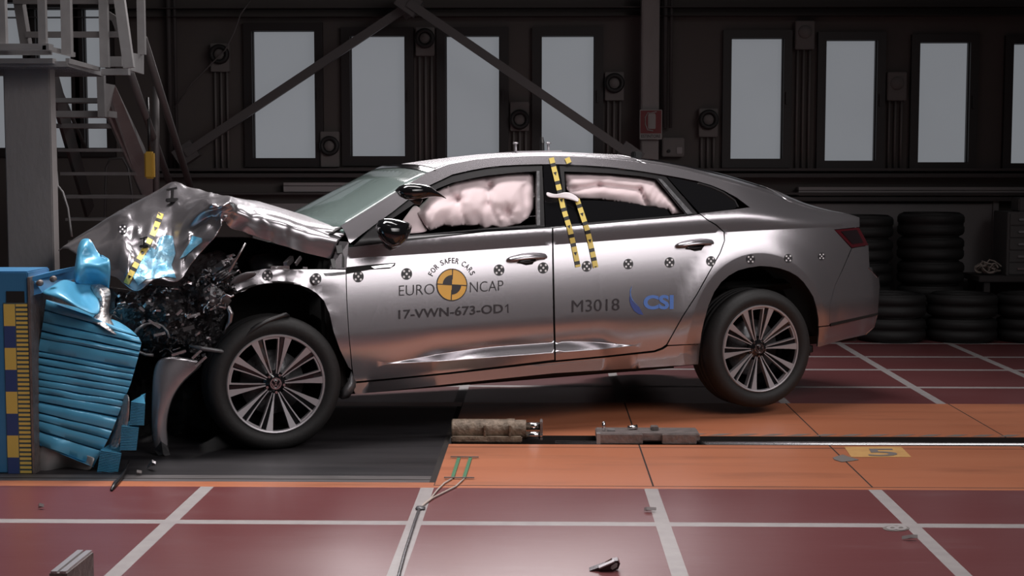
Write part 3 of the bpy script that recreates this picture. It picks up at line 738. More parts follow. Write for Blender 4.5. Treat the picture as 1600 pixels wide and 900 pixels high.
# dark backing inside the panel gaps
panel('inner_structure', [(548, 388), (860, 358), (1090, 338), (1128, 366), (1108, 418), (1045, 524), (1020, 549), (868, 570), (560, 606), (548, 520)], M['blackmatt'], off=.03, th=.02, mirror=True)

# ------------------------------------------------------------------ window frames and glass
F_IN = [(598, 365.5), (614, 341), (650, 316.5), (684, 294.5), (707, 285.5), (735, 279), (760, 274.5), (800, 270), (838, 267.5), (838.5, 351), (800, 354), (760, 357), (700, 362.5), (640, 367.5)]
fo = [(551, 385.5), (580, 357), (612, 334), (640, 312), (667, 293.5), (707, 274.5), (735, 268), (760, 263.5), (786, 260.5), (813, 259), (847, 258.3), (849, 300), (851, 357), (810, 359), (760, 362), (700, 369), (627, 377), (600, 379.5)]
wf = panel('window_frame', fo, M['black'], front_door, off=.008, holes=[F_IN], mirror=False)
panel('frame_molding', [(838.8, 267), (843, 267), (844, 352), (838.8, 352.5)], M['bentdark'], front_door, off=.003, th=.01, mirror=False)
panel('belt_molding', [(597, 374), (640, 370), (760, 358.5), (861, 353.3), (861, 355.8), (760, 361), (640, 373), (597, 377)], M['gloss'], front_door, off=-.002, th=.01, mirror=False)
panel('centre_pillar', [(849, 258), (873, 258), (886, 354), (852.5, 357)], M['gloss'], off=.004, mirror=True)
R_IN = [(881.5, 268), (920, 269), (957, 271), (1000, 275), (1026, 279.5), (1049, 307), (1071, 334.5), (1049, 337), (960, 344.5), (888.5, 350.5), (884, 310)]
ro = [(874, 258.3), (915, 260), (957, 263), (1000, 268.5), (1031, 274), (1040, 275.8), (1065, 305), (1090, 334.3), (999, 343.8), (920, 350.8), (887, 354)]
panel('window_frame', ro, M['black'], rear_door, off=.008, holes=[R_IN], mirror=False)
panel('frame_molding', [(1028, 279), (1034, 280), (1082, 333.5), (1074, 334.8)], M['bentdark'], rear_door, off=.003, th=.01, mirror=False)
rg = panel('quarter_glass', [(1042, 276), (1065, 280), (1090, 285.5), (1112, 292), (1130, 300), (1148, 313), (1153, 322), (1148, 326), (1120, 329.5), (1093, 332.5), (1068, 305)], M['glassdark'], off=.006, mirror=True)
panel('quarter_trim', [(1092, 285), (1112, 291), (1131, 299.5), (1149, 312), (1155, 323.5), (1152.5, 323.5), (1147.5, 313.5), (1130, 301.5), (1111, 293), (1091, 287)], M['chrome'], off=.003, th=.006, mirror=False)
panel('rear_window_glass', [(884, 313), (930, 313), (975, 316), (1012, 322), (1042, 327), (1048, 337), (960, 344.5), (888.5, 350.5)], M['glassdark'], rear_door, off=.016, th=.005, mirror=False)
for poly in (fo, ro): # far side glass
    q = [surf(*p) for p in poly]; obj('side_glass', [(v.x, WID-v.y-.01, v.z) for v in q], [tuple(range(len(q)))], M['glassdark'], car)
# door handles
def loft(name, secs, m, parent, n=12, sub=0):
    """secs: (centre, radius across, radius up) with ellipse in the car's y-z plane"""
    mb = MB(); rows = []
    for c, ra, rb in secs: rows.append([c+Vector((0, ra*cos(2*pi*k/n)+.9*rb*sin(2*pi*k/n), rb*sin(2*pi*k/n))) for k in range(n+1)])
    mb.grid(rows); mb.f.append(tuple(range(n))); mb.mi.append(0); mb.f.append(tuple(len(mb.v)-1-k for k in range(n))); mb.mi.append(0)
    return mb.build(name, m, parent, True)
for dpar, x0, x1, ya, yb in ((front_door, 792, 854, 405, 400), (rear_door, 1056, 1114, 383, 378)):
    # recess cup, then the bar over it
    cup = [(x0+18, ya+1), (x0+46, ya-1), (x0+40, ya+8), (x0+30, ya+9.5), (x0+22, ya+7)]
    panel('handle_cup', cup, M['blackmatt'], dpar, off=-.0015, th=.003, mirror=False)
    secs = []
    for u, ra, rb in ((0, .004, .004), (.03, .012, .009), (.12, .017, .013), (.35, .019, .0165), (.65, .02, .0175), (.88, .02, .0165), (.97, .016, .014), (1, .006, .006)):
        px = x0+(x1-x0)*u; py = ya+(yb-ya)*u-3*sin(pi*u)
        s_ = surf(px, py); secs.append((s_+Vector((0, -.028*sin(pi*min(1, u*1.1+.05))**.5-.004, 0)), ra, rb))
    loft('door_handle', secs, M['paint'], dpar, 14)
    secs = [(surf(x0+(x1-x0)*u, ya+6+(yb-ya)*u)+Vector((0, -.006, 0)), .008, .008*sin(pi*(u-.25)/.5)+.001) for u in (.27, .35, .45, .55, .65, .73)]
    loft('handle_grip', secs, M['black'], dpar, 10)
# fender trim wing with chrome insert on the front door
panel('fender_trim', [(541.5, 417.5), (580, 413.5), (618, 410.5), (617, 415), (609, 419.5), (580, 421), (560, 424.5), (541.5, 428)], M['blackmatt'], front_door, off=-.003, th=.004, mirror=False)
panel('trim_insert', [(580, 416.5), (600, 413.8), (616, 412), (611, 417.3), (596, 418.2), (585, 419.5)], M['chrome'], front_door, off=-.006, th=.004, mirror=False)

# ------------------------------------------------------------------ roof, screen, tailgate
def edge_pt(px, py): return surf(px, py)
SIL = [(640, 258), (669, 252.5), (700, 248), (733, 244), (766, 240.3), (800, 238), (840, 237), (866, 237), (903, 238.5), (957, 241), (1023, 249), (1090, 263.5), (1150, 280.5), (1175, 288), (1233, 308.5), (1276, 324), (1313, 332), (1335, 333.5)]
crown = [(lambda v: (v.x, v.z))(P(x, y, .75 if x < 1200 else .6)) for x, y in SIL]
edges_ = [edge_pt(*q) for q in DITCH[4:]]
def roofrow(e, n=18):
    zt_ = max(e.z+.012, lerp_tab(crown, e.x)+.002); row = []
    for k in range(n+1):
        u = k/n; t = e.y+(WID-2*e.y)*u; w = abs(2*u-1)
        z = zt_-(zt_-e.z)*w**2.6; sx = e.x+(.0)*w
        row.append(Vector((sx, t, z)))
    return row
def dens(pts, n=4):
    out = []
    for a, b in zip(pts, pts[1:]): out += [a.lerp(b, k/n) for k in range(n)]
    return out+[pts[-1]]
R_ALL = [roofrow(e) for e in dens(edges_)]
cut1 = next(i for i, r in enumerate(R_ALL) if r[0].x > 2.25); cut2 = next(i for i, r in enumerate(R_ALL) if r[0].x > 3.15)
sol = (('SOLIDIFY', dict(thickness=.012)),)
MB().grid(R_ALL[:cut1+1]).build('roof', M['paint'], car, True, sol)
def rearglass(rows, a, b): return [r[a:b] for r in rows]
MB().grid([r[2:-2] for r in R_ALL[cut1:cut2+1]]).build('rear_screen', M['glassdark'], car, True, sol)
for sl in (slice(0, 3), slice(-3, None)): MB().grid([r[sl] for r in R_ALL[cut1:cut2+1]]).build('roof_pillar', M['paint'], car, True, sol)
tg = R_ALL[cut2:]
last = tg[-1]
drop = [[v+Vector((dx, 0, dz)) for v in last] for dx, dz in ((.0, -.01), (-.01, -.05), (.05, -.12), (.1, -.2))]
tg = tg+[[Vector((v.x+.08*(1-abs(2*k/18-1)**3), v.y, v.z)) for k, v in enumerate(r)] for r in drop]
MB().grid(tg).build('tailgate', M['paint'], car, True, sol)
# rear bumper face across the car
rows = []
for q in ((1357, 384), (1358.5, 418), (1373, 431), (1374.5, 447), (1371.5, 489.5), (1366, 512), (1353, 523)):
    e = surf(*q); rows.append([Vector((e.x+.12*(1-abs(2*k/12-1)**2.5), e.y+(WID-2*e.y)*k/12, e.z)) for k in range(13)])
MB().grid(rows).build('bumper_face', M['paint'], car, True, sol)
# windscreen
WS_E = [edge_pt(*q) for q in [(534, 355), (553, 342), (573, 329.5), (593, 317), (613, 304.5), (640, 287.5), (669, 269.5)]]
rows = []
for i, e in enumerate(WS_E):
    u_ = i/(len(WS_E)-1); row = []
    for k in range(19):
        u = k/18; w = abs(2*u-1); row.append(Vector((e.x-.10*(1-w**2)*(1-.55*u_), e.y+.004+(WID-2*e.y-.008)*u, e.z+.035*(1-w**2.5)*(.3+.7*u_))))
    rows.append(row)
mws = bpy.data.materials.new('cracked_green_glass'); mws.use_nodes = True
nt = mws.node_tree; b = nt.nodes['Principled BSDF']; out = nt.nodes['Material Output']
b.inputs['Base Color'].default_value = (.3, .37, .355, 1); b.inputs['Roughness'].default_value = .2; b.inputs['Coat Weight'].default_value = 1; b.inputs['Coat Roughness'].default_value = .04
tr_ = nt.nodes.new('ShaderNodeBsdfTransparent'); tr_.inputs[0].default_value = (.75, .9, .85, 1); mx = nt.nodes.new('ShaderNodeMixShader'); mx.inputs[0].default_value = .6
tc = nt.nodes.new('ShaderNodeTexCoord'); vo = nt.nodes.new('ShaderNodeTexVoronoi'); vo.feature = 'DISTANCE_TO_EDGE'; vo.inputs['Scale'].default_value = 7
nt.links.new(tc.outputs['Object'], vo.inputs['Vector'])
lt = nt.nodes.new('ShaderNodeMath'); lt.operation = 'LESS_THAN'; lt.inputs[1].default_value = .004; nt.links.new(vo.outputs['Distance'], lt.inputs[0])
mth = nt.nodes.new('ShaderNodeMath'); mth.operation = 'MULTIPLY_ADD'; mth.inputs[1].default_value = .12; mth.inputs[2].default_value = .6; nt.links.new(lt.outputs[0], mth.inputs[0]); nt.links.new(mth.outputs[0], mx.inputs[0])
nt.links.new(tr_.outputs[0], mx.inputs[1]); nt.links.new(b.outputs[0], mx.inputs[2]); nt.links.new(mx.outputs[0], out.inputs[0])
ws = MB().grid(rows).build('windscreen', mws, car, True, (('SOLIDIFY', dict(thickness=.006)),))
# dark border along the header and down the edges
hb = [[v+Vector((0, 0, .003)) for v in rows[-1]], [Vector((v.x+.03, v.y, v.z+.012)) for v in rows[-1]], [Vector((v.x+.05, v.y, v.z+.022)) for v in rows[-1]]]
MB().grid(hb).build('screen_header', M['gloss'], car, True)
# cowl below the windscreen
cw = [[v.copy() for v in rows[0]], [Vector((v.x-.10, v.y, v.z-.05)) for v in rows[0]]]
MB().grid(cw).build('cowl', M['black'], car, True, (('SOLIDIFY', dict(thickness=.01)),))

# ------------------------------------------------------------------ interior
def carbox(name, lo, hi, m, bev=.04, parent=None): return MB().box(lo, hi, bev=bev).build(name, m, parent or car, True)
carbox('floor_pan', (-.1, .15, -.1), (3.3, 1.7, -.02), M['blackmatt'], .02)
carbox('firewall', (.28, .12, -.08), (.4, 1.74, .66), M['blackmatt'], .02)
carbox('dashboard', (.42, .14, .36), (.82, 1.72, .64), M['seat'], .06)
for yy in (.28, 1.08):
    st = carbox('seat_cushion', (1.1, yy, .1), (1.62, yy+.5, .3), M['seat'], .06)
    mb = MB().box((1.55, yy+.02, .25), (1.72, yy+.48, .82), bev=.05)
    for v in mb.v: v.x += (v.z-.25)*.28
    mb.build('backrest', M['seat'], car, True)
    mb = MB().box((1.74, yy+.12, .84), (1.84, yy+.38, 1.02), bev=.04); mb.build('headrest', M['seat'], car, True)
carbox('rear_bench', (2.05, .2, .1), (2.55, 1.66, .34), M['seat'], .06)
mb = MB().box((2.5, .2, .28), (2.68, 1.66, .84), bev=.05)
for v in mb.v: v.x += (v.z-.28)*.4
mb.build('rear_backrest', M['seat'], car, True)
mb = MB().lathe([(.185+.013*cos(a), .013*sin(a)) for a in [i*pi/4 for i in range(8)]], 28, axis='Z', close=True)
for v in mb.v: v.xyz = (Matrix.Rotation(radians(65), 3, 'Y') @ v)+Vector((.93, .5, .55))
mb.build('steering_wheel', M['seat'], car, True)
carbox('boot_floor', (2.75, .25, .3), (3.7, 1.6, .36), M['blackmatt'], .02)
carbox('headliner', (1.2, .42, 1.06), (2.5, 1.44, 1.075), M['seat'], .005)

# ------------------------------------------------------------------ curtain airbags
def airbag(name, poly, fn, base, ds=9):
    pts = densify(poly, 6); n0 = len(pts); ed = [(i, (i+1) % n0) for i in range(n0)]
    x0 = min(p[0] for p in poly); x1 = max(p[0] for p in poly); y0 = min(p[1] for p in poly); y1 = max(p[1] for p in poly)
    allp = list(pts); y = y0
    while y < y1:
        x = x0
        while x < x1:
            if inpoly(x, y, poly) and min((x-b[0])**2+(y-b[1])**2 for b in pts) > 4: allp.append((x, y))
            x += ds/3
        y += ds/3
    co, _, fc, *_ = delaunay_2d_cdt([Vector(p) for p in allp], ed, [], 0, 1e-5)
    vs = [surf(c.x, c.y, base-fn(c.x, c.y)) for c in co]; fs = []
    for f in fc:
        cx = sum(co[i].x for i in f)/3; cy = sum(co[i].y for i in f)/3
        if inpoly(cx, cy, poly): fs.append(tuple(f))
    o = obj(name, vs, fs, M['bag'], car, True)
    bm = bmesh.new(); bm.from_mesh(o.data); bmesh.ops.recalc_face_normals(bm, faces=bm.faces[:]); bm.to_mesh(o.data); bm.free()
    md = o.modifiers.new('solidify', 'SOLIDIFY'); md.thickness = .01
    return o
pin = [(714.5, 312), (764, 290.5), (792, 331.5), (655, 325)]
folds = [((714, 312), (727, 350), 5), ((764, 292), (762, 318), 5), ((762, 318), (780, 350), 6), ((764, 290), (757, 274), 5), ((792, 332), (800, 352), 6), ((818, 292), (820, 335), 4), ((700, 300), (714, 312), 5)]
def dseg(p, a, b):
    ax, ay = a; bx, by = b; l = (bx-ax)**2+(by-ay)**2; u = max(0, min(1, ((p[0]-ax)*(bx-ax)+(p[1]-ay)*(by-ay))/l))
    return hypot(p[0]-ax-u*(bx-ax), p[1]-ay-u*(by-ay))
fbag = [(660, 318), (676, 302), (692, 294), (712, 285), (740, 279), (765, 275), (800, 270), (826, 269.5), (834, 274), (836, 300), (834, 325), (826, 340), (812, 350), (800, 353), (783, 356), (770, 352.5), (757, 358), (748, 351.5), (735, 353), (722, 352), (708, 354.5), (694, 352), (684, 356), (672, 361), (664, 352), (658, 342), (652, 333), (654, 324)]
fb_s = fbag
def fbag_h(x, y):
    e = min(dseg((x, y), a, b) for a, b in zip(fb_s, fb_s[1:]+fb_s[:1]))
    h = .085*(1-exp(-e/16))
    for a in pin: d = hypot(x-a[0], y-a[1]); h -= .055*exp(-(d/7)**1.1)-.006*exp(-d/16)*cos(6*atan2(y-a[1], x-a[0])+a[0])
    for a, b, w in folds: h -= .022*exp(-(dseg((x, y), a, b)/(w*.9))**1.2)
    h += .012*noise.noise(Vector((x*.03, y*.03, 0)))+.006*noise.noise(Vector((x*.09, y*.06, 3)))
    return h
airbag('curtain_airbag', fbag, fbag_h, .085)
rbag = [(882, 270), (920, 269.5), (957, 271.5), (1000, 275), (1024, 279.5), (1046, 305), (1068, 333), (1050, 335.5), (1044, 328), (1010, 322), (975, 317), (940, 312), (906, 311), (890, 304), (884, 290)]
def rbag_h(x, y):
    e = min(dseg((x, y), a, b) for a, b in zip(rbag, rbag[1:]+rbag[:1]))
    h = .06*(1-exp(-e/9))
    h -= .04*exp(-(dseg((x, y), (895, 296), (935, 290))/4)**1.4)+.04*exp(-(dseg((x, y), (935, 290), (1000, 297))/4)**1.4)+.04*exp(-(dseg((x, y), (1000, 297), (1009, 318))/4)**1.4)
    h += .01*noise.noise(Vector((x*.05, y*.05, 0)))
    if x > 1010: h += .002*sin(x*.6+y*.3)
    return h
airbag('curtain_airbag', rbag, rbag_h, .075)
# torn fabric and trim behind the mirror
sh = [[(646, 320), (652, 322), (658, 326)], [(636, 335), (646, 335), (657, 340)], [(624, 352), (640, 350), (664, 354)], [(612, 364), (640, 365), (672, 362)]]
mb = MB(); mb.grid([[surf(x, y, .11+.03*noise.noise(Vector((x*.2, y*.1, 0)))) for x, y in r] for r in sh]); mb.build('torn_lining', M['bag'], car, True, (('SUBSURF', dict(levels=2, render_levels=2)), ('SOLIDIFY', dict(thickness=.005))))
# white tether hanging out of the pillar
mb = MB(); pts = [((853, 299), (854, 306)), ((861, 302), (861, 308.5)), ((869, 304), (869, 309)), ((878, 301), (879, 309)), ((888, 299.5), (889, 311)), ((899, 305), (898, 313)), ((906, 311), (903, 316))]
mb.grid([[surf(*a, -.02-.01*sin(i)), surf(*b, -.022-.008*sin(i+1))] for i, (a, b) in enumerate(pts)]); mb.build('airbag_tether', M['tether'], car, True, (('SUBSURF', dict(levels=2, render_levels=2)), ('SOLIDIFY', dict(thickness=.004))))

# ------------------------------------------------------------------ broken door mirror
def mirror_loft(name, secs, m, n=18, parent=car):
    mb = MB(); rows = []
    for (px, py, t, rup, rdp) in secs:
        c = P(px, py, t); rows.append([c+Vector((.25*rup*cos(2*pi*k/n), rdp*cos(2*pi*k/n), rup*sin(2*pi*k/n))) for k in range(n)]+[])
        rows[-1].append(rows[-1][0].copy())
    mb.grid(rows); mb.f.append(tuple(range(n))); mb.mi.append(0); mb.f.append(tuple(len(mb.v)-2-k for k in range(n))); mb.mi.append(0)
    return mb.build(name, m, parent, True)
mo = mirror_loft('door_mirror', [(588, 356, -.12, .008, .02), (592, 358, -.12, .045, .05), (602, 361, -.13, .065, .075), (613, 364, -.13, .075, .085), (624, 364, -.13, .068, .08), (634, 361, -.12, .05, .06), (640, 357, -.11, .028, .035), (643, 355, -.1, .01, .012)], M['gloss'])
mirror_loft('mirror_foot', [(598, 378, -.06, .02, .03), (608, 382, -.08, .034, .045), (618, 380, -.07, .03, .04), (628, 374, -.04, .015, .02)], M['gloss'], parent=mo)
panel('mirror_sail', [(551, 385), (573, 366), (596, 347), (608, 340), (602, 362), (597, 378)], M['black'], front_door, off=.0, th=.01, mirror=False)
mc = mirror_loft('mirror_cap', [(618, 298, -.10, .004, .01), (624, 299, -.12, .026, .035), (634, 299.5, -.13, .04, .055), (646, 299.5, -.13, .043, .065), (658, 299, -.13, .038, .06), (670, 299, -.12, .03, .045), (680, 302, -.11, .017, .025), (690, 306, -.1, .006, .01), (697, 310, -.09, .002, .003)], M['gloss'])
mirror_loft('mirror_joint', [(638, 308, -.10, .012, .02), (648, 313, -.09, .022, .025), (656, 315, -.08, .02, .02), (660, 310, -.08, .012, .014)], M['black'], parent=mc)

# ------------------------------------------------------------------ wheels
def wheel(name_parent, c, flip=1, rot=0.0):
    f = flip
    Rt = .346
    prof = [(.252, .012), (.258, -.002), (.285, -.018), (.315, -.014), (.334, .006), (.344, .03), (Rt, .05), (Rt, .078), (Rt-.007, .08), (Rt-.007, .088), (Rt, .09), (Rt, .12), (Rt-.007, .122), (Rt-.007, .13), (Rt, .132), (Rt, .16), (Rt-.007, .162), (Rt-.007, .17), (Rt, .172), (Rt, .195), (.334, .23), (.31, .245), (.26, .235), (.24, .2)]
    w = MB().lathe([(r, h*f) for r, h in prof], 72, c=c).build('wheel', M['tyre'], car, True)
    c = Vector(c)
    def pt(r, ang, y): return c+Vector((r*cos(ang), y*f, r*sin(ang)))
    # black barrel and back
    MB().lathe([(.254, .004*f), (.246, .02*f), (.235, .09*f), (.225, .15*f), (.001, .15*f)], 60, c=c).build('rim_barrel', M['gloss'], w, True)
    MB().lathe([(.001, .1*f), (.165, .1*f), (.165, .125*f), (.001, .125*f)], 48, c=c).build('brake_disc', M['bentdark'], w, True)
    face = MB(); blk = MB()
    face.lathe([(.254, .002*f), (.249, -.004*f), (.242, -.002*f), (.238, .012*f)], 90, c=c)
    def spoke(mb, prof_, y0, y1, dep):
        """prof_: list of (r, angle_left, angle_right); raised flat spoke"""
        rows = []
        for (r, a, b_, y) in prof_:
            rows.append([pt(r, a, y+dep), pt(r, a, y), pt(r, b_, y), pt(r, b_, y+dep)])
        mb.grid(rows)
    for k in range(5):
        th = rot+2*pi*k/5
        for sgn in (-1, 1):
            # broad spoke
            def br(r, hw, ctr): return (r, th+sgn*ctr-hw/r, th+sgn*ctr+hw/r)
            pr = []
            for r, hw, ctr, y in ((.05, .003, .42, .03), (.09, .004, .40, .026), (.14, .0075, .385, .018), (.19, .012, .375, .010), (.243, .0185, .37, .001)):
                a = br(r, hw, ctr); pr.append((a[0], a[1], a[2], y))
            spoke(face, pr, 0, 0, .03)
            # thin leg of the loop
            pr = []
            for r, hw, ctr, y in ((.05, .002, .22, .03), (.1, .0024, .20, .026), (.16, .003, .185, .018), (.21, .0036, .172, .010), (.236, .004, .165, .005)):
                a = br(r, hw, ctr); pr.append((a[0], a[1], a[2], y))
            spoke(face, pr, 0, 0, .03)
        # bridge at the rim end of the loop
        rows = []
        for j in range(7):
            a = th-.185+.37*j/6; rows.append([pt(.231, a, .033), pt(.231, a, .005), pt(.2395, a, .004), pt(.2395, a, .033)])
        face.grid(rows)
        # gloss black spokes between the silver bands
        for sgn in (-1, 1):
            pr = []
            for r, hw, ctr, y in ((.05, .008, .30, .034), (.12, .009, .29, .03), (.2, .012, .275, .018), (.243, .014, .268, .01)): pr.append((r, th+sgn*ctr-hw/r, th+sgn*ctr+hw/r, y))
            spoke(blk, pr, 0, 0, .03)
    face.build('rim', M['alu'], w)
    blk.build('rim_spokes', M['gloss'], w)
    hc = MB().lathe([(.001, .018*f), (.026, .018*f), (.03, .022*f), (.033, .03*f), (.06, .034*f), (.064, .05*f), (.001, .05*f)], 32, c=c)
    hc.build('hub', M['gloss'], w, True)
    cap = MB().lathe([(.024, .014*f), (.03, .014*f), (.0315, .02*f), (.0235, .02*f)], 28, c=c, close=True)
    for a, b_ in (((-.013, .02), (0, .002)), ((.013, .02), (0, .002)), ((-.022, .006), (-.0095, -.02)), ((-.0095, -.02), (0, .0)), ((0, .0), (.0095, -.02)), ((.0095, -.02), (.022, .006))):
        cap.bar(c+Vector((a[0], .0155*f, a[1])), c+Vector((b_[0], .0155*f, b_[1])), .004, .0045, up=(0, 1, 0))
    cap.build('hub_emblem', M['chrome'], w)
    for k in range(5):
        a = rot+2*pi*k/5+.63; q = pt(.046, a, .03); MB().lathe([(.001, -.006*f), (.007, -.006*f), (.008, .01*f)], 8, c=q).build('wheel_bolt', M['chrome'], w)
    return w
wheel(car, (0, .0, 0), 1, radians(94))
wheel(car, (2.837, 0, -.0128), 1, radians(93))
wheel(car, (2.837, WID-.02, .02), -1, .2)
wheel(car, (.06, WID-.02, .015), -1, .5)
# wheel liners and underbody
def liner(name, cx, cz, r, a0, a1, y0, y1):
    mb = MB(); rows = []
    for k in range(21):
        a = a0+(a1-a0)*k/20; rows.append([Vector((cx+r*cos(a), y, cz+r*sin(a))) for y in (y0, y1)]+[Vector((cx+r*.2*cos(a), y1, cz+r*.2*sin(a)))])
    mb.grid(rows); return mb.build(name, M['blackmatt'], car, True, (('SOLIDIFY', dict(thickness=.01)),))
liner('wheel_liner', 2.845, .03, .475, -.02, pi+.04, .10, .40)
liner('wheel_liner', 2.845, .03, .475, -.02, pi+.04, WID-.1, WID-.4)
mb = MB(); mb.box((.45, .25, -.12), (2.4, WID-.25, -.09)); mb.box((3.3, .3, -.05), (3.7, WID-.3, .0)); mb.tube([(2.84, .2, -.02), (2.84, WID-.2, 0)], .04, 10); mb.tube([(0, .22, 0), (0, WID-.2, 0)], .035, 10); mb.build('underbody', M['blackmatt'], car)
carbox('rear_body_core', (3.25, .4, .0), (3.78, WID-.4, .6), M['blackmatt'], .03)

# ------------------------------------------------------------------ crumpled wing and bonnet
def crum(v):
    s, t, z = v; a = 1-sstep(.05, .42, s)
    n1 = noise.noise(Vector((s*9, z*9, 0))); n2 = noise.noise(Vector((s*22, z*20, 4)))
    return Vector((s, t+a*(.026*n1+.01*n2), z))
fen = [(540, 421.5), (500, 421), (455, 421), (415, 420), (390, 425), (372, 433), (362, 442), (372, 457), (382, 455), (395, 446), (416, 442), (448, 441.5), (468, 445), (482, 450), (495, 458), (506.5, 470), (515, 490), (522, 520), (532, 548), (545, 574), (549.5, 578), (544.5, 522), (541.3, 470), (540.3, 440)]
wing = panel('front_wing', fen, M['paint'], disp=crum, mirror=False, edge=7)
panel('wing_trim', [(505, 427), (540, 424.5), (540, 428.5), (520, 431), (508, 431.5)], M['bentdark'], wing, off=-.004, th=.004, mirror=False)
# inner wing edge, jamb and hinge area by the door
mb = MB()
mb.prism([P(517, 407, .1), P(531, 377, .08), P(545, 378, .06), P(541, 420, .05), P(515, 420, .06)], (0, .03, 0)); mb.build('door_jamb', M['paint'], car)
mb = MB()
for a, b, w in (((529, 384), (531, 396), .03), ((519, 405), (522, 419), .02), ((536, 384), (536, 418), .012)): mb.bar(P(*a, .07), P(*b, .055), w, .012, up=(0, 1, 0))
mb.build('hinge', M['black'], car)
cols = [
 [(516, 405, .10), (523, 390, .092), (529, 376, .09), (533, 372, .13), (546, 359, .20), (522, 349, .8), (490, 337, 1.62)],
 [(472, 394, .09), (476, 379, .085), (480, 364, .09), (484, 359, .13), (490, 348, .26), (474, 336, .8), (450, 330, 1.55)],
 [(430, 382, .085), (436, 368, .08), (440, 353, .085), (444, 347, .13), (448, 337, .26), (440, 326, .8), (425, 322, 1.5)],
 [(388, 367, .08), (396, 354, .07), (400, 341, .075), (403, 334, .12), (406, 326, .26), (400, 316, .8), (390, 315, 1.5)],
 [(364, 357, .075), (368, 344, .065), (371, 333, .06), (374, 324, .12), (375, 318, .26), (374, 311.5, .8), (366, 312, 1.5)],
 [(345, 350, .07), (347, 338, .04), (350, 330, .02), (357, 318, .03), (352, 313, .22), (350, 308, .8), (345, 309, 1.5)],
 [(340, 366, .05), (338, 350, .06), (334, 338, .08), (333, 325, .02), (328, 314, .15), (326, 305, .8), (322, 305, 1.4)],
 [(328, 379, .04), (324, 362, .05), (319, 345, .12), (314, 330, .1), (311, 316, .32), (310, 300, .8), (304, 299, 1.4)],
 [(302, 408, .03), (298, 388, .06), (293, 366, .16), (290, 345, .22), (292, 318, .45), (292, 293.5, .8), (284, 293, 1.4)],
 [(277, 440, .03), (273, 418, .07), (269, 392, .17), (268, 364, .30), (270, 326, .52), (272, 286.5, .8), (262, 292, 1.3)],
 [(242, 437, .05), (240, 420, .10), (237, 396, .19), (238, 366, .33), (243, 332, .58), (246, 300, .9), (236, 306, 1.3)],
 [(213, 457, .08), (210, 436, .11), (207, 408, .20), (207, 376, .36), (210, 345, .60), (214, 317, .9), (206, 320, 1.3)],
 [(190, 447, .16), (188, 428, .17), (187, 402, .22), (189, 376, .34), (189, 352, .56), (186, 333, .8), (178, 336, 1.3)],
 [(174, 432, .3), (172, 418, .34), (168, 402, .45), (164, 386, .6), (162, 368, .8), (158, 349, 1.0), (150, 353, 1.3)],
 [(135, 428, .7), (130, 418, .72), (122, 408, .8), (115, 399, .9), (108, 391, 1.0), (97, 388, 1.15), (90, 392, 1.3)]]
def cr(a, b, c, d, u): return .5*((2*b)+(c-a)*u+(2*a-5*b+4*c-d)*u*u+(3*b-a-3*c+d)*u**3)
def crv(pts, n):
    out = []
    for i in range(len(pts)-1):
        p0 = pts[max(i-1, 0)]; p1 = pts[i]; p2 = pts[i+1]; p3 = pts[min(i+2, len(pts)-1)]
        for k in range(n):
            u = k/n; out.append(Vector([cr(p0[j], p1[j], p2[j], p3[j], u) for j in range(3)]))
    return out+[pts[-1].copy()]
g0 = [[P(*q) for q in c] for c in cols]
g1 = [crv(r, 9) for r in g0]
g2 = list(zip(*[crv(list(c), 10) for c in zip(*g1)]))
def cpx(v):
    w = A0+EX*v.x+EY*v.y+EZ*v.z-CP; q = RC.transposed() @ w; return 800+FPX*q.x/-q.z, 450-FPX*q.y/-q.z
FOLDS = [((272, 292), (270, 372), 9, -.025), ((325, 306), (275, 346), 5, .035), ((355, 316), (284, 380), 6, .04), ((342, 326), (300, 364), 5, -.03), ((350, 342), (330, 376), 5, .03), ((183, 337), (196, 343), 5, .03), ((196, 343), (212, 362), 5, .035), ((212, 362), (228, 386), 6, .03),
         ((176, 432), (186, 372), 8, -.03), ((190, 440), (200, 400), 7, .03), ((236, 340), (222, 390), 9, .02), ((260, 360), (235, 430), 7, -.025), ((300, 318), (345, 322), 4, .025), ((320, 330), (350, 318), 4, -.02), ((212, 362), (240, 400), 8, -.02), ((285, 330), (275, 400), 7, .02), ((310, 365), (290, 405), 5, -.02)]
def hoodn(v):
    a = 1-sstep(-.15, .35, v.x)
    ridge = lambda q: 1-abs(noise.noise(q))*2
    k = .022*noise.noise(Vector((v.x*5, v.y*5, v.z*5)))+.012*ridge(Vector((v.x*11, v.y*4, v.z*8+3)))
    x, y = cpx(v)
    f = sum(h*exp(-dseg((x, y), p, q)/w) for p, q, w, h in FOLDS) if v.x < .2 and v.y < 1.0 else 0
    return v+Vector((.3, -1, .5))*k*(.12+a)+Vector((.2, -1, .3))*f
rows = [[hoodn(v) for v in r] for r in g2]
bonnet = MB().grid(rows).build('bonnet', M['paint'], car, True, (('SOLIDIFY', dict(thickness=.006)),))
hv = [v.co.copy() for v in bonnet.data.vertices]; BV = BVHTree.FromPolygons(hv, [tuple(p.vertices) for p in bonnet.data.polygons])
def hood_pt(px, py, off=.002):
    d = (CM @ ray(px, py)).normalized(); h, n, i, dist = BV.ray_cast(CO, d)
    if h is None: return None
    return h-d*off*1.5
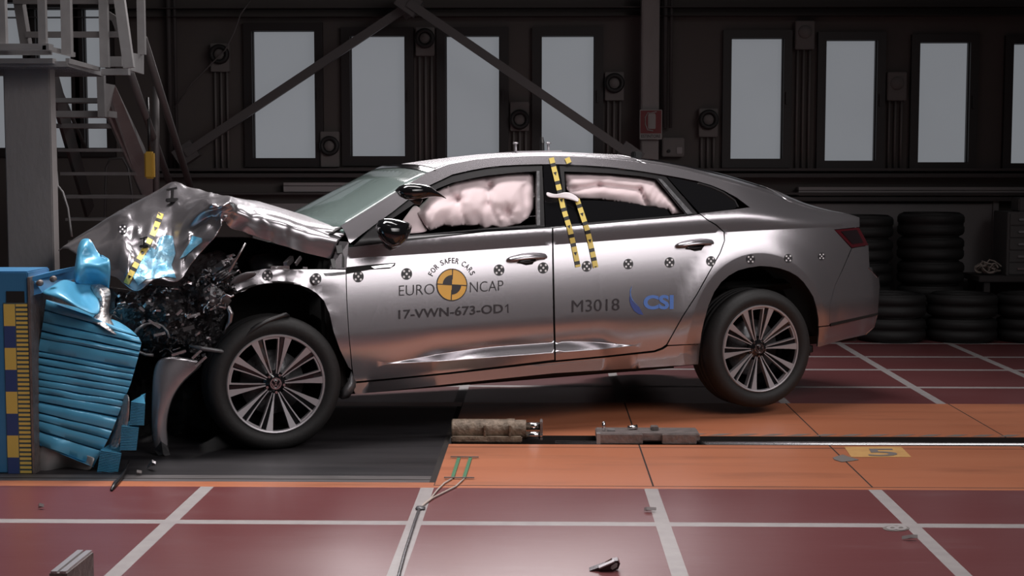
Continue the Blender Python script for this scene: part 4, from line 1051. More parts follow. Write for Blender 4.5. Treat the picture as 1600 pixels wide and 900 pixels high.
def drape_poly(name, poly, m, parent, ds=4, off=.003):
    pts = densify(poly, ds); n0 = len(pts); ed = [(i, (i+1) % n0) for i in range(n0)]; allp = list(pts)
    x0 = min(p[0] for p in poly); x1 = max(p[0] for p in poly); y0 = min(p[1] for p in poly); y1 = max(p[1] for p in poly)
    y = y0
    while y < y1:
        x = x0
        while x < x1:
            if inpoly(x, y, poly): allp.append((x+.01, y+.013))
            x += ds
        y += ds
    co, _, fc, *_ = delaunay_2d_cdt([Vector(p) for p in allp], ed, [], 0, 1e-5)
    hp = [hood_pt(c.x, c.y, off) for c in co]; fs = []
    for f in fc:
        cx = sum(co[i].x for i in f)/3; cy = sum(co[i].y for i in f)/3
        if inpoly(cx, cy, poly) and all(hp[i] is not None for i in f):
            q = [hp[i] for i in f]
            if max((q[0]-q[1]).length, (q[1]-q[2]).length, (q[0]-q[2]).length) < .12: fs.append(tuple(f))
    if not fs: return None
    return obj(name, [v or Vector() for v in hp], fs, m, parent, True)
drape_poly('paint_smear', [(205, 428), (212, 415), (216, 404), (228, 398), (236, 386), (243, 390), (250, 371), (260, 367), (270, 369), (272, 384), (274, 396), (268, 414), (275, 434), (258, 432), (243, 435), (228, 436), (216, 446)], M['bluesmear'], bonnet)
drape_poly('paint_smear', [(300, 368), (315, 372), (316, 378), (303, 388), (290, 400), (281, 404), (288, 392), (296, 380)], M['bluesmear'], bonnet)
# ------------------------------------------------------------------ bonnet clamps
def clamp(px, py, s):
    h = hood_pt(px, py, .012) or P(px, py, .6); mb = MB()
    mb.box(h+Vector((-.03, -.02, -.01))*s, h+Vector((.035, .01, .012))*s, bev=.004); mb.bar(h+Vector((0, -.01, .0))*s, h+Vector((.006, -.01, .06))*s, .018*s, .014*s); mb.bar(h+Vector((-.025, -.01, .055))*s, h+Vector((.03, -.01, .065))*s, .012*s, .012*s)
    mb.build('bonnet_pin', M['black'], bonnet)
clamp(268, 313, 1.0); clamp(224, 385, .7)

# ------------------------------------------------------------------ stickers, tapes and lettering
def disc_pts(cx, cy, rx, ry, n): return [(cx+rx*cos(2*pi*k/n), cy+ry*sin(2*pi*k/n)) for k in range(n)]
def sticker(px, py, rx, ry, fn, parent):
    mb = MB(); q = [fn(*p, 0) for p in disc_pts(px, py, rx, ry, 24)]
    mb.add(q+[fn(px, py, 0)], [(24, (k+1) % 24, k) for k in range(24)], 0)
    for dx, dy in ((0, 0), (-.48, -.48), (.48, -.52), (-.5, .5), (.46, .52)):
        c = (px+dx*rx, py+dy*ry); d = [fn(*p, 1) for p in disc_pts(*c, rx*.21, ry*.21, 10)]
        mb.add(d, [tuple(reversed(range(10)))], 1)
    mb.build('target_sticker', [M['sticker_black'], M['sticker_white']], parent)
sideS = lambda x, y, l: surf(x, y, -.0025-.001*l)
def wingS(x, y, l):
    v = surf(x, y, -.012-.001*l); return v
for px, py, r, par, fn in ((418, 430.5, 8.3, wing, wingS), (494, 435.5, 8.3, wing, lambda x, y, l: surf(x, y, -.02-.001*l)), (560, 432, 8.4, front_door, sideS), (635.5, 428, 8.5, front_door, sideS), (780, 422, 8.2, front_door, sideS), (849, 418.5, 8, front_door, lambda x, y, l: surf(x, y, -.004-.001*l)),
                           (917, 416, 7.8, rear_door, sideS), (982, 412.5, 7.5, rear_door, sideS), (1046.5, 410, 7.5, rear_door, sideS), (1111, 408, 7.3, rear_door, sideS), (1173, 405, 6.8, car, sideS), (1232, 403.5, 6.3, car, sideS), (1284, 400.5, 5.3, car, sideS)):
    sticker(px, py, r, r*1.08, fn, par)
sticker(191.5, 358, 7, 7.5, lambda x, y, l: hood_pt(x, y, .004+.002*l) or P(x, y, .5), bonnet)
def tape(pts, w, fn, parent, seg=7.0):
    mb = MB(); L = [0]
    for a, b in zip(pts, pts[1:]): L.append(L[-1]+hypot(b[0]-a[0], b[1]-a[1]))
    def at(s):
        for (l0, l1, a, b) in zip(L, L[1:], pts, pts[1:]):
            if s <= l1+1e-6:
                u = (s-l0)/(l1-l0); d = ((b[0]-a[0])/(l1-l0), (b[1]-a[1])/(l1-l0)); return (a[0]+(b[0]-a[0])*u, a[1]+(b[1]-a[1])*u), d
        return pts[-1], (0, 1)
    s = 0; k = 0
    pat = [0, 1, 0, 2, 0, 1]
    while s < L[-1]:
        e = min(L[-1], s+(seg*1.25 if pat[k % 6] == 0 else seg*.8)); (a, d), (b, _) = at(s), at(e); n = (-d[1]*w/2, d[0]*w/2)
        q = [(a[0]+n[0], a[1]+n[1]), (a[0]-n[0], a[1]-n[1]), (b[0]-n[0], b[1]-n[1]), (b[0]+n[0], b[1]+n[1])]
        mb.add([fn(*p, 0) for p in q], [(0, 1, 2, 3)], 1 if pat[k % 6] == 1 else 0)
        if pat[k % 6] == 2: mb.add([fn(*p, 1) for p in ((a[0]+n[0]*.7, a[1]+n[1]*.7), (a[0]-n[0]*.7, a[1]-n[1]*.7), ((b[0]), (b[1])))], [(0, 1, 2)], 1)
        s = e; k += 1
    return mb.build('striped_tape', [M['tape_y'], M['tape_k']], parent)
tfn = lambda x, y, l: surf(x, y, -.005-.001*l)
tape([(861.5, 246.5), (868, 272), (874, 297), (880, 325), (890, 356), (898, 390), (903.5, 417)], 8, tfn, car)
tape([(886, 246.5), (890, 256)], 8, tfn, car)
tape([(901.5, 311), (908, 330), (918, 360), (925, 390), (931, 418)], 8, tfn, rear_door)
tape([(251.5, 333), (246, 349), (239, 366), (230, 382), (220, 400), (210, 418), (197, 443)], 9, lambda x, y, l: hood_pt(x, y, .006+.002*l) or P(x, y, .3), bonnet)
def lettering(body, p0, p1, cap, m, parent, bold=0, name='lettering', spacing=1.0, yscale=1.0):
    vs, fs = norm_text(body, bold, spacing); dx = p1[0]-p0[0]; dy = p1[1]-p0[1]
    obj(name, [surf(p0[0]+dx*x, p0[1]+dy*x-cap*y, -.0025) for x, y in vs], fs, m, parent)
lettering('EURO', (623.5, 462.3), (679, 459.5), 16.2, M['ink'], front_door, -.012)
lettering('NCAP', (734.5, 457), (786.5, 454), 16.2, M['ink'], front_door, -.012)
lettering('17-VWN-673-OD', (622.5, 498.8), (786, 489.3), 14.5, M['ink'], front_door, .02, spacing=1.02)
flat_ = lambda pl: obj('lettering', [surf(x, y, -.0025) for x, y in pl], [tuple(range(len(pl)))], M['ink'], front_door)
flat_([(792.6, 475.2), (794.4, 475), (794.8, 488.8), (793, 489), (792.8, 477.8), (789.6, 480), (789.4, 478.2)][::-1])
lettering('M3018', (893.5, 488.2), (968, 485), 18.8, M['ink'], rear_door, 0)
lettering('CSI', (1005.5, 483.8), (1052.5, 483.2), 22.5, M['csi_blue'], rear_door, .04)
# swoosh of the blue logo
def flat(name, pl, m, parent, off=-.0025):
    q = [surf(x, y, off) for x, y in pl]; return obj(name, q, [tuple(range(len(q)))], m, parent)
flat('logo_swoosh', [(987.6, 446.5), (985.5, 456), (986.5, 464), (991, 472), (997.5, 477.5), (993, 475), (987.5, 469), (984.3, 461.5), (984.5, 453.5)][::-1], M['csi_blue'], rear_door)
flat('logo_swoosh', [(983.6, 462), (987.5, 470.5), (992.5, 476), (998.5, 479), (1005.4, 492), (998, 490.8), (991, 486), (986, 478), (983.8, 470)][::-1], M['csi_navy'], rear_door)
# round logo
cx, cy, rx, ry = 706.2, 445, 24.2, 25.4
mb = MB(); ang = -.05
def lp(r, a): return (cx+rx*r*cos(a+ang), cy-ry*r*sin(a+ang))
def fan(r0, r1, a0, a1, lvl, mi, n=24):
    rows = [[sideS(*lp(r0, a0+(a1-a0)*k/n), lvl), sideS(*lp(r1, a0+(a1-a0)*k/n), lvl)] for k in range(n+1)]; mb.grid(rows, mi)
fan(0.001, .97, 0, 2*pi, 0, 0, 48); fan(.94, 1.0, 0, 2*pi, 1, 1, 48); fan(.001, .6, pi/2, pi, 1, 1); fan(.001, .6, -pi/2, 0, 1, 1)
for a in (0, pi/2):
    d = .028
    q = [lp(1, a), lp(1, a+pi)]; nx, ny = -(q[1][1]-q[0][1]), q[1][0]-q[0][0]; l = hypot(nx, ny); nx, ny = nx/l*.75, ny/l*.75
    mb.add([sideS(q[0][0]+nx, q[0][1]+ny, 1.5), sideS(q[0][0]-nx, q[0][1]-ny, 1.5), sideS(q[1][0]-nx, q[1][1]-ny, 1.5), sideS(q[1][0]+nx, q[1][1]+ny, 1.5)], [(0, 1, 2, 3)], 1)
mb.build('round_logo', [M['logo_yellow'], M['ink']], front_door)
body = 'FOR SAFER CARS'; a0, a1 = radians(158), radians(24)
V, Fc = [], []
wid = {'F': .8, 'O': 1.15, 'R': .95, ' ': .6, 'S': .85, 'A': 1.0, 'E': .8, 'C': .95}
tw = sum(wid[c] for c in body); acc = 0
for ch in body:
    if ch != ' ':
        vs, fs = norm_text(ch, .012); n0 = len(V); w = wid[ch]*.72
        for x, y in vs:
            a = a0+(a1-a0)*(acc+wid[ch]/2)/tw; u = (x-.5)*w*7.6; r = 32.5+y*8.2
            qx = cx+r*cos(a)+u*sin(a); qy = cy-r*sin(a)*1.04+u*cos(a)
            V.append(surf(qx, qy, -.0025))
        Fc += [tuple(i+n0 for i in f) for f in fs]
    acc += wid[ch]
obj('lettering', V, Fc, M['ink'], front_door)

# roof fittings
for px, py in ((806, 233), (857, 233)):
    c = P(px, py+3, .75); mb = MB(); mb.tube([c+Vector((0, 0, -.03)), c+Vector((0, 0, .045))], .007, 8); mb.lathe([(.001, .052), (.016, .05), (.016, .042), (.001, .042)], 10, c=c, axis='Z'); mb.build('roof_stud', M['alu'], car, True)
mb = MB(); a = P(797, 238, .7); b = P(868, 237.5, .7); mb.box((a.x, .6, a.z-.012), (b.x, .95, a.z+.004), bev=.003); mb.build('roof_plate', M['alu'], car)
c = P(847, 231, .9); mb = MB(); mb.tube([c+Vector((0, 0, -.06)), c+Vector((0, 0, .03))], .014, 8); mb.box(c+Vector((-.015, -.03, -.045)), c+Vector((.04, .03, -.025))); mb.tube([c+Vector((0, 0, .03)), c+Vector((0, 0, .065))], [.016, .008], 8); mb.build('roof_camera', M['black'], car)
c = P(993, 240, .8); mb = MB(); mb.box(c+Vector((-.02, -.03, -.03)), c+Vector((.03, .03, .012)), bev=.006); mb.build('roof_antenna', M['black'], car)

# ------------------------------------------------------------------ crushed front end
def blob(name, poly, t0, t1, m, amp=.05, fr=8, ds=5, seed=0):
    pts = densify(poly, ds); n0 = len(pts); ed = [(i, (i+1) % n0) for i in range(n0)]; allp = list(pts)
    x0 = min(p[0] for p in poly); x1 = max(p[0] for p in poly); y0 = min(p[1] for p in poly); y1 = max(p[1] for p in poly); y = y0
    while y < y1:
        x = x0
        while x < x1:
            if inpoly(x, y, poly): allp.append((x+random.uniform(-.8, .8), y+random.uniform(-.8, .8)))
            x += ds
        y += ds
    co, _, fc, *_ = delaunay_2d_cdt([Vector(p) for p in allp], ed, [], 0, 1e-5); vs = []; fs = []
    for c in co:
        e = min(dseg((c.x, c.y), a, b) for a, b in zip(poly, poly[1:]+poly[:1]))
        v = P(c.x, c.y, t0+(t1-t0)*exp(-e/14)); q = v*fr+Vector((seed, 0, 0))
        d = noise.noise(q)+.6*noise.noise(q*2.7)+.35*abs(noise.noise(q*6))
        vs.append(P(c.x, c.y, t0+(t1-t0)*exp(-e/14)+amp*d))
    n = len(co); bk = [v+Vector((0, .25, 0)) for v in vs]
    for f in fc:
        cx_ = sum(co[i].x for i in f)/3; cy_ = sum(co[i].y for i in f)/3
        if inpoly(cx_, cy_, poly): fs.append(tuple(f))
    cnt = set()
    for a, b, c in fs: cnt |= {(a, b), (b, c), (c, a)}
    rim = [(b, a, a+n, b+n) for a, b in cnt if (b, a) not in cnt]
    o = obj(name, vs+bk, fs+rim, m, car, False)
    bm = bmesh.new(); bm.from_mesh(o.data); bmesh.ops.recalc_face_normals(bm, faces=bm.faces[:]); bm.to_mesh(o.data); bm.free()
    return o
wpoly = [(176, 452), (200, 455), (214, 458), (244, 438), (278, 440), (300, 415), (320, 400), (345, 392), (372, 405), (372, 432), (362, 446), (372, 470), (352, 500), (345, 520), (352, 545), (322, 566), (290, 572), (258, 562), (228, 556), (215, 540), (212, 520), (190, 505), (174, 490)]
blob('engine_wreckage', wpoly, .12, .4, M['wreck'], .07, 9, 5)
blob('engine_block', [(330, 372), (395, 372), (500, 400), (515, 407), (515, 422), (395, 422), (372, 440), (350, 520), (330, 560), (280, 570), (250, 560), (280, 445), (330, 380)], .5, .55, M['blackmatt'], .03, 6, 8, 2)
blob('lower_dark_fill', [(196, 515), (232, 545), (256, 558), (248, 590), (243, 640), (240, 690), (228, 708), (205, 706), (196, 690), (192, 640), (202, 600)], .62, .7, M['blackmatt'], .04, 7, 7, 9)  # black mass added so no lit floor shows between barrier and car
blob('lower_dark_fill', [(216, 545), (258, 562), (320, 568), (350, 548), (352, 560), (335, 600), (348, 655), (338, 690), (300, 692), (268, 690), (264, 640), (274, 606), (296, 586), (250, 580), (222, 600)], .45, .6, M['blackmatt'], .05, 7, 7, 4)  # black mass standing in for the shade ahead of the front wheel
# many small torn fragments of trim, brackets and clips in the crush zone
mb = MB(); mb2 = MB(); mb3 = MB()
rnd = random.Random(11); n = 0
zone2 = [(318, 424), (362, 396), (374, 428), (362, 470), (345, 505), (316, 482)]
while n < 270:
    x = rnd.uniform(176, 374); y = rnd.uniform(396, 572)
    if n < 170 and not (inpoly(x, y, wpoly) and y > 440 and x < 345): continue
    if n >= 170 and not inpoly(x, y, zone2): continue
    n += 1; c = P(x, y, rnd.uniform(.08, .16) if n < 171 else rnd.uniform(.0, .08)); e = Matrix.Rotation(rnd.uniform(-1, .3), 3, 'Y') @ Matrix.Rotation(rnd.uniform(-.8, .8), 3, 'Z')
    L = rnd.choice((.006, .009, .012, .016, .024)); w = rnd.uniform(.002, .007)
    tgt = mb if rnd.random() < (.3 if n < 171 else .5) else mb2
    k = rnd.random()
    if k < .6:
        q = [Vector((-L, 0, -w)), Vector((0, -.012, -w*.6)), Vector((L, 0, -w)), Vector((L*.8, .004, w)), Vector((0, -.014, w*1.2)), Vector((-L*.9, .003, w))]
        tgt.add([c+e @ v for v in q]+[c+e @ (v+Vector((0, .006, 0))) for v in q], [(0, 1, 4, 5), (1, 2, 3, 4), (6, 11, 10, 7), (7, 10, 9, 8), (0, 6, 7, 1), (1, 7, 8, 2), (5, 4, 10, 11), (4, 3, 9, 10), (0, 5, 11, 6), (2, 8, 9, 3)])
    elif k < .85:
        p = [c+e @ Vector((-L*1.5+L*3*i/5, .01*sin(i*1.3), L*.7*sin(i*rnd.uniform(.4, 1.2)))) for i in range(6)]; tgt.tube(p, rnd.uniform(.003, .007), 6)
    else: tgt.box(c-Vector((w, w, w)), c+Vector((w*1.6, w, w*1.2)))
f1 = mb.build('torn_fragments', M['bent'], car); f1['kind'] = 'stuff'
f2 = mb2.build('torn_fragments', M['wreck'], car); f2['kind'] = 'stuff'
# distinct wreck parts
mb = MB()
mb.grid([[P(327, 421, .08), P(345, 408, .05), P(362, 401, .06)], [P(332, 430, .06), P(350, 416, .02), P(366, 406, .05)], [P(340, 437, .09), P(356, 424, .06), P(368, 415, .08)]]); mb.build('headlamp_housing', M['bent'], car, False, (('SOLIDIFY', dict(thickness=.012)),))
for k in range(4):
    MB().tube([P(332+k*4, 434+k*2, .03), P(346+k*4, 425+k*1.5, .0), P(357+k*3, 419+k*2, .03)], .006, 6).build('lamp_rib', M['bentdark'], car, True)
MB().tube([P(384, 380, -.02), P(371, 402, .0), P(357, 425, .02), P(346, 440, .05)], [.005, .006, .011, .014], 8).build('gas_strut', M['bent'], car, True)
mb = MB(); mb.grid([[P(362, 470, .06), P(350, 455, .03), P(330, 442, .05), P(317, 452, .06)], [P(356, 478, .06), P(342, 468, .02), P(328, 460, .03), P(319, 465, .05)], [P(346, 487, .08), P(336, 481, .04), P(326, 476, .04), P(320, 478, .08)]])
mb.build('strut_tower', M['bentdark'], car, False, (('SOLIDIFY', dict(thickness=.01)),))
for q in ((326, 452), (335, 458), (323, 466), (332, 470)): MB().lathe([(.001, -.01), (.009, -.01), (.011, .004)], 8, c=P(*q, .035)).build('bolt', M['bent'], car)
mb = MB(); mb.grid([[P(366, 432, .02), P(384, 424, .0), P(402, 424, .01)], [P(360, 440, .03), P(378, 432, .02), P(400, 430, .03)], [P(354, 450, .05), P(366, 441, .06), P(384, 437, .05)]]); mb.build('wing_bracket', M['paint_in'], car, True, (('SUBSURF', dict(levels=1, render_levels=1)), ('SOLIDIFY', dict(thickness=.006))))
MB().tube([P(350, 477, .03), P(357, 480, .01), P(361, 490, .0), P(359, 502, .0), P(353, 512, .02), P(350, 522, .03)], [.006, .012, .014, .012, .006, .004], 8).build('bent_hose', M['bent'], car, True)
MB().tube([P(296, 540, .02), P(318, 545, -.01), P(345, 549, .0), P(353, 552, .0)], [.008, .012, .012, .01], 8).build('tie_rod', M['bentdark'], car, True)
mb = MB(); mb.bar(P(286, 515, -.02), P(303, 510, -.02), .02, .02, up=(0, 1, 0)); mb.build('bright_bracket', M['chrome'], car)
for q in (((218, 480, .02), (225, 486, .02)), ((228, 472, .03), (240, 476, .02)), ((276, 492, .0), (284, 484, .0)), ((292, 496, .0), (312, 490, .0)), ((240, 524, .0), (258, 520, .0)), ((268, 555, .0), (290, 548, .0)), ((232, 500, .0), (250, 512, .0)), ((300, 560, .0), (316, 545, .0)), ((305, 572, 0), (322, 557, 0))):
    MB().bar(P(*q[0]), P(*q[1]), .012, .022, up=(0, 1, 0)).build('torn_bracket', M['bent'], car)
# radiator and fan ring
mb = MB(); cc = P(236, 530, .05)
mb.tube([cc+Vector((.09*cos(a), .02*sin(2*a), .08*sin(a))) for a in [i*.4 for i in range(13)]], .008, 6); mb.build('fan_ring', M['bentdark'], car, True)
mb = MB(); mb.bar(P(423, 418.5, .01), P(452, 418.5, .01), .014, .018); mb.bar(P(446, 414, .05), P(456, 404, .12), .02, .03); mb.bar(P(462, 413, .05), P(470, 402, .08), .008, .02); mb.bar(P(473, 419, .02), P(480, 419, .02), .012, .012)
mb.build('wing_rail', M['bent'], car)
carbox('battery_box', (-.03, .25, .52), (.12, .6, .64), M['black'], .015)
# inner arch liner torn over the front wheel, dark wing inner
liner('wheel_liner', .02, .06, .46, .25, 2.2, .05, .4)
mb = MB(); mb.grid([[P(352, 556, .02), P(372, 530, .0), P(400, 505, -.01), P(430, 494, .0), P(450, 488, .02)], [P(360, 558, .0), P(378, 538, -.02), P(404, 513, -.03), P(432, 500, -.02), P(452, 493, .0)], [P(366, 548, .1), P(384, 530, .08), P(408, 508, .07), P(434, 496, .08), P(454, 490, .1)]]); mb.build('torn_liner', M['black'], car, True, (('SUBSURF', dict(levels=1, render_levels=1)), ('SOLIDIFY', dict(thickness=.008))))
# hanging piece of bumper cover in front of the wheel
strip = [[(246, 560), (270, 556), (295, 560), (321, 566)], [(240, 578), (262, 574), (290, 577), (308, 578)], [(238, 600), (255, 598), (270, 598), (286, 596)], [(237, 630), (247, 630), (257, 630), (268, 622)], [(236.5, 660), (245, 661), (253, 661), (260, 658)], [(238, 685), (246, 686), (254, 686), (261.5, 682)], [(241, 703), (248, 704), (256, 703), (264, 698)]]
tt = [.06, .055, .05, .045, .045, .05, .055]
mb = MB(); mb.grid([[P(x, y, tt[i]+(.02, .0, .0, .01)[k]) for k, (x, y) in enumerate(r)] for i, r in enumerate(strip)])
bc = mb.build('bumper_cover', M['paint'], car, True, (('SUBSURF', dict(levels=2, render_levels=2)), ('SOLIDIFY', dict(thickness=.006))))
mb = MB(); mb.grid([[P(241, 703, .06), P(252, 690, .0), P(262, 697, .08)], [P(248, 712, .05), P(255, 710, .03), P(265, 708, .06)], [P(254, 709, .05), P(262, 717, .06), P(270, 720, .07)]]); mb.build('torn_or_glint_edge', M['bentdark'], bc, False, (('SOLIDIFY', dict(thickness=.005)),))
# broken sill end behind the front wheel
mb = MB(); mb.grid([[P(549, 580, .03), P(553, 590, .03), P(556, 596, .03)], [P(545, 594, .02), P(550, 600, .0), P(556, 604, .02)], [P(536, 606, .02), P(541, 612, -.01), P(552, 612, .02)], [P(528, 620, .03), P(534, 624, .01), P(545, 622, .04)]]); mb.build('torn_sill_end', M['bentdark'], car, True, (('SOLIDIFY', dict(thickness=.008)),))

# ------------------------------------------------------------------ things on the track
def Gz(px, py, Y): return W(px, py, Y)
t = thing('tow_cylinder', 'greasy brown tow release cylinder lying in the track slot, nearest the black plate', 'cylinder', (-.45, 7.67, 0))
x0 = W(706, 685, 7.65).x+.45; x1 = W(822, 685, 7.65).x+.45
mb = MB(); mb.lathe([(.001, x0), (.05, x0), (.055, x0+.005), (.055, x1-.1), (.058, x1-.1), (.058, x1-.06), (.052, x1-.06), (.052, x1), (.001, x1)], 24, axis='Z')
for v in mb.v: v.xyz = (v.z, v.y, v.x+.055)
smoothsharp(mb.build('cylinder_body', M['rust'], t, True))
MB().box((x0, -.09, .0), (x1-.02, .08, .03), bev=.006).build('base', M['rust'], t)
for xx in (x0+.17, x1-.09): MB().box((xx, -.08, .02), (xx+.012, .07, .09), bev=.003).build('clamp_band', M['rust'], t)
x2 = W(848, 685, 7.65).x+.45
for dy, dz in ((-.03, .03), (.02, .07)):
    mb = MB(); mb.tube([(x1, dy, dz), (x2-.005, dy, dz)], .02, 12); mb.tube([(x2-.015, dy, dz), (x2, dy, dz)], .026, 12); mb.build('piston_rod', M['chrome'], t, True)
MB().box((x2-.015, -.055, .01), (x2, .045, .105), bev=.003).build('end_plate', M['steel'], t)
t = thing('tow_trolley', 'grey steel tow trolley riding in the track slot below the car', 'trolley', (.3, 7.68, 0))
x0 = W(932, 690, 7.58).x-.3; x1 = W(1094, 690, 7.58).x-.3
MB().box((x0, -.09, .01), (x1, .1, .05), bev=.006).build('body', M['steel'], t)
MB().box((x0, -.12, .0), (x0+.24, -.09, .05), bev=.003).build('side_plate', M['steel'], t)
MB().box((x0+.34, -.12, .0), (x1-.02, -.09, .05), bev=.003).build('side_plate', M['steel'], t)
MB().box((x0, -.125, .0), (x0+.02, -.085, .055)).build('end_clip', M['galv'], t)
MB().tube([(x0+.04, -.02, .05), (x0+.04, -.02, .1)], .009, 8).build('pin', M['chrome'], t, True)
MB().tube([(x0+.17, .02, .06), (x0+.22, .03, .065)], .012, 8).build('pin', M['chrome'], t, True)
MB().box((x0+.06, -.03, .05), (x0+.1, .0, .06), bev=.002).build('latch', M['galv'], t)
MB().box((x0+.29, .0, .05), (x0+.33, .06, .07), bev=.003).build('latch', M['steel'], t)
mb = MB(); mb.tube([(.06, 7.655, -.032), (8.8, 7.655, -.032)], .031, 12); mb.box((.06, 7.56, -.06), (8.8, 7.75, -.045))
tag(mb.build('guide_rail', M['rail'], None, True), 'polished steel guide rail running in the slot of the orange track', 'rail')
# contact strips
c = G(716, 735); t = thing('contact_strip', 'pair of green contact strips taped across the orange plate beside the black plate', 'contact strip', (c.x, c.y, 0))
for xa, ya, xb, yb in ((717, 717, 707, 748), (735, 717, 725, 748)):
    a = G(xa, ya)-t.location; b = G(xb, yb)-t.location; mb = MB(); mb.bar(a+Vector((0, 0, .004)), b+Vector((0, 0, .004)), .016, .006); mb.build('strip', M['green'], t)
for xa, ya, xb, yb in ((704, 716, 748, 716.5), (694, 748.5, 741, 749)):
    a = G(xa, ya)-t.location; b = G(xb, yb)-t.location; mb = MB(); mb.bar(a+Vector((0, 0, .008)), b+Vector((0, 0, .008)), .012, .004); mb.build('fixing_tape', M['steel'], t)
mb = MB()
for pts in ([(706, 750), (694, 757), (683, 768), (672, 782), (662, 790), (657, 796)], [(725, 750), (712, 762), (694, 771), (676, 780), (664, 789), (657, 796)]):
    mb.tube([G(*q)+Vector((0, 0, .006)) for q in pts], .004, 6)
mb.build('lead_wire', M['cable'], t) if False else None
o = obj('lead_wire', [v for v in mb.v], mb.f, M['cable'], None, True); tag(o, 'pair of thin pale wires leading from the green contact strips', 'wire')
mb = MB(); mb.tube([G(*q)+Vector((0, 0, .007)) for q in ((655, 798), (648, 818), (640, 843), (632, 868), (624, 898), (618, 925))], .006, 8)
c = G(657, 796); mb.box(c+Vector((-.02, -.02, 0)), c+Vector((.02, .02, .012)), bev=.004)
tag(mb.build('floor_cable', M['bentdark'], None, True), 'dark cable taped along the grey floor line towards the camera', 'cable')
# floor paint marks
def floorpoly(name, pl, m, lab, cat, z=.0015, th=.001):
    q = [G(*p) for p in pl]; mb = MB(); mb.prism([Vector((v.x, v.y, z)) for v in q], (0, 0, -th)); return tag(mb.build(name, m), lab, cat)
vs, fs = norm_text('5', .01)
ym = thing('distance_mark', 'worn yellow painted patch with a grey 5 beside the rail', 'floor marking', G(1372, 706))
y0 = ym.location.copy()
q = [G(*p) for p in ((1319, 698.5), (1408, 698.5), (1424, 714.5), (1330, 714.5))]
MB().prism([Vector((v.x-y0.x, v.y-y0.y, .002)) for v in q], (0, 0, -.0015)).build('patch', M['floor_yellow'], ym)
obj('numeral', [(lambda g: Vector((g.x-y0.x, g.y-y0.y, .0035)))(G(1352+46*x+6*(1-y), 713.5-11.5*y)) for x, y in vs], fs, M['floor_grey'], ym)
floorpoly('paint_stain', [(1301, 716), (1309, 713), (1317, 711), (1325, 714), (1342, 719), (1330, 721), (1315, 722.5), (1304, 719)], M['floor_grey'], 'grey stain on the orange plate left of the yellow patch', 'stain', .003)
m8 = thing('floor_numeral', 'small sideways 8 painted on a dark patch on the grey floor line', 'floor marking', G(1400, 826)); y8 = m8.location.copy()
q = [G(1400+21*cos(k*pi/8), 826+4.5*sin(k*pi/8)) for k in range(16)]
MB().prism([Vector((v.x-y8.x, v.y-y8.y, .002)) for v in reversed(q)], (0, 0, -.0015)).build('patch', M['floor_grey'], m8)
vs, fs = norm_text('8', .02); obj('numeral', [(lambda g: Vector((g.x-y8.x, g.y-y8.y, .0035)))(G(1385+32*(1-y), 829.5-7*x)) for x, y in vs], fs, M['line'], m8)
# yellow and black hazard edge behind the rail
mb = MB(); a = .55
for k in range(26):
    x = .6+k*.14; mb.prism([(x, 7.815, .001), (x+.07, 7.815, .001), (x+.14, 7.87, .001), (x+.07, 7.87, .001)], (0, 0, -.0005))
tag(mb.build('hazard_stripe', M['floor_grey']), 'faded diagonal hazard stripes painted along the far edge of the rail slot', 'floor marking')
# metal block in the foreground
t = thing('metal_block', 'silver ribbed metal block standing on the floor at the bottom left corner', 'block', (0, 0, 0))
zt_ = .13; a = G(77, 896, zt_); b = G(105, 896, zt_); d1 = G(119, 862, zt_); d2 = G(146, 863, zt_)
MB().prism([a, b, d2, d1], (0, 0, -zt_)).build('body', M['steel'], t)
for k in range(2):
    u = .25+.5*k; p = a.lerp(b, u); q = d1.lerp(d2, u); MB().bar(p+Vector((0, 0, .003)), q+Vector((0, 0, .003)), .02, .008).build('rib', M['alu'], t)
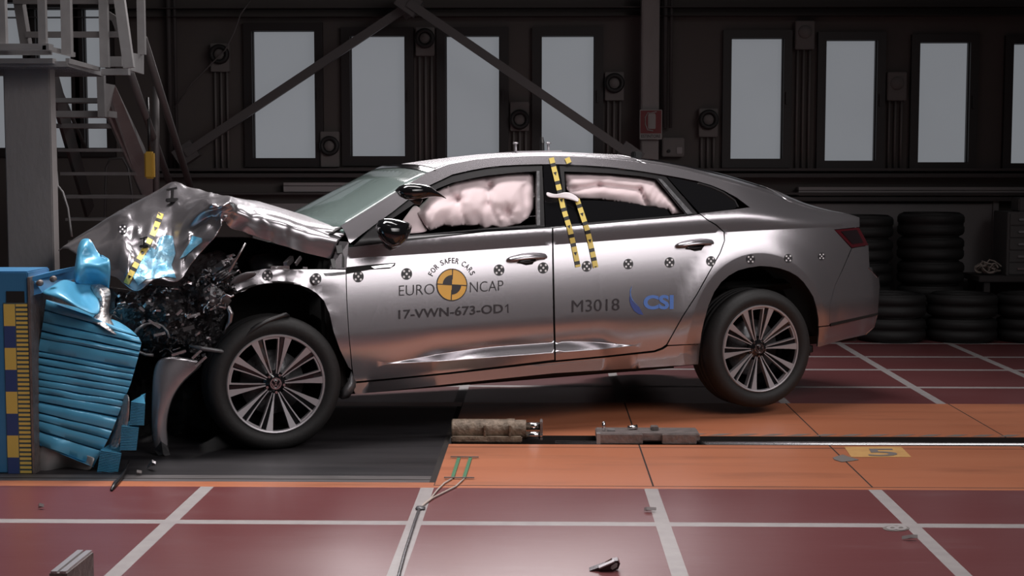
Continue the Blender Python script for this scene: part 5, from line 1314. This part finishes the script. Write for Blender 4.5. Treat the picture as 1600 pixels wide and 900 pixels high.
# foreground broken bracket
c = G(947, 893); t = thing('broken_bracket', 'torn black plastic bracket with a hole lying in the foreground', 'debris', c)
yb = c.y; w_ = lambda x, y: W(x, y, yb)-c
mb = MB(); mb.prism([w_(*q) for q in ((921, 892), (932, 888), (946, 883), (957, 877), (966, 876), (969, 881), (966, 889), (957, 893), (945, 897), (936, 898), (927, 901), (923, 898))], (0, .045, 0)); mb.build('arm', M['gloss'], t)
mb = MB(); mb.prism([w_(*q)-Vector((0, .002, 0)) for q in ((955, 884), (962, 879.5), (965, 880.5), (964, 886), (957, 890), (954, 888))], (0, .004, 0)); mb.build('slot', M['line'], t)
mb = MB(); mb.bar(w_(936, 886.5), w_(960, 876), .03, .004); mb.build('torn_or_glint_edge', M['alu'], t)  # bright strip standing in for the highlight along the top edge
# debris on the black plate and floor
tag(MB().tube([G(*q)+Vector((0, 0, z)) for q, z in (((174, 768), .006), ((180, 760), .012), ((188, 752), .012), ((196, 742), .02), ((202, 733), .04))], [.006, .012, .009, .007, .003], 8).build('rubber_strip', M['black'], None, True), 'black rubber strip lying on the plate edge below the blue bumper element', 'debris')
def shard(px, py, pts, m, lab, h=.01):
    c = G(px, py); mb = MB(); mb.prism([Vector((x, y*.5, .004+h*k)) for k, (x, y) in enumerate(pts)], (0, .004, .012)); o = mb.build('debris_shard', m); o.location = c; tag(o, lab, 'debris'); return o
shard(238, 735, [(-.03, .04), (-.012, .06), (.012, .0), (.022, -.04), (.006, -.05)], M['bent'], 'pale torn shard lying on the black plate below the hanging bumper cover')
shard(217, 743, [(-.01, .012), (.012, .012), (.014, -.012), (-.008, -.014)], M['line'], 'small white chip on the black plate near the blue bumper element', .004)
shard(64, 796, [(-.014, .01), (.01, .014), (.014, -.012), (-.006, -.01)], M['line'], 'small pale chip on the red floor in front of the barrier scale', .004)
shard(286, 677, [(-.02, .01), (.02, .014), (.012, -.012)], M['bent'], 'small silver flake on the black plate left of the front wheel', .003)
shard(1014, 800, [(-.02, .01), (.02, .014), (.03, -.008), (-.01, -.01)], M['line'], 'small pale flake beside the grey line in the middle foreground', .002)
shard(1422, 845, [(-.03, .01), (.0, .018), (.03, .006), (.0, -.012)], M['line'], 'small glossy chip on the red floor near the sideways numeral', .003)
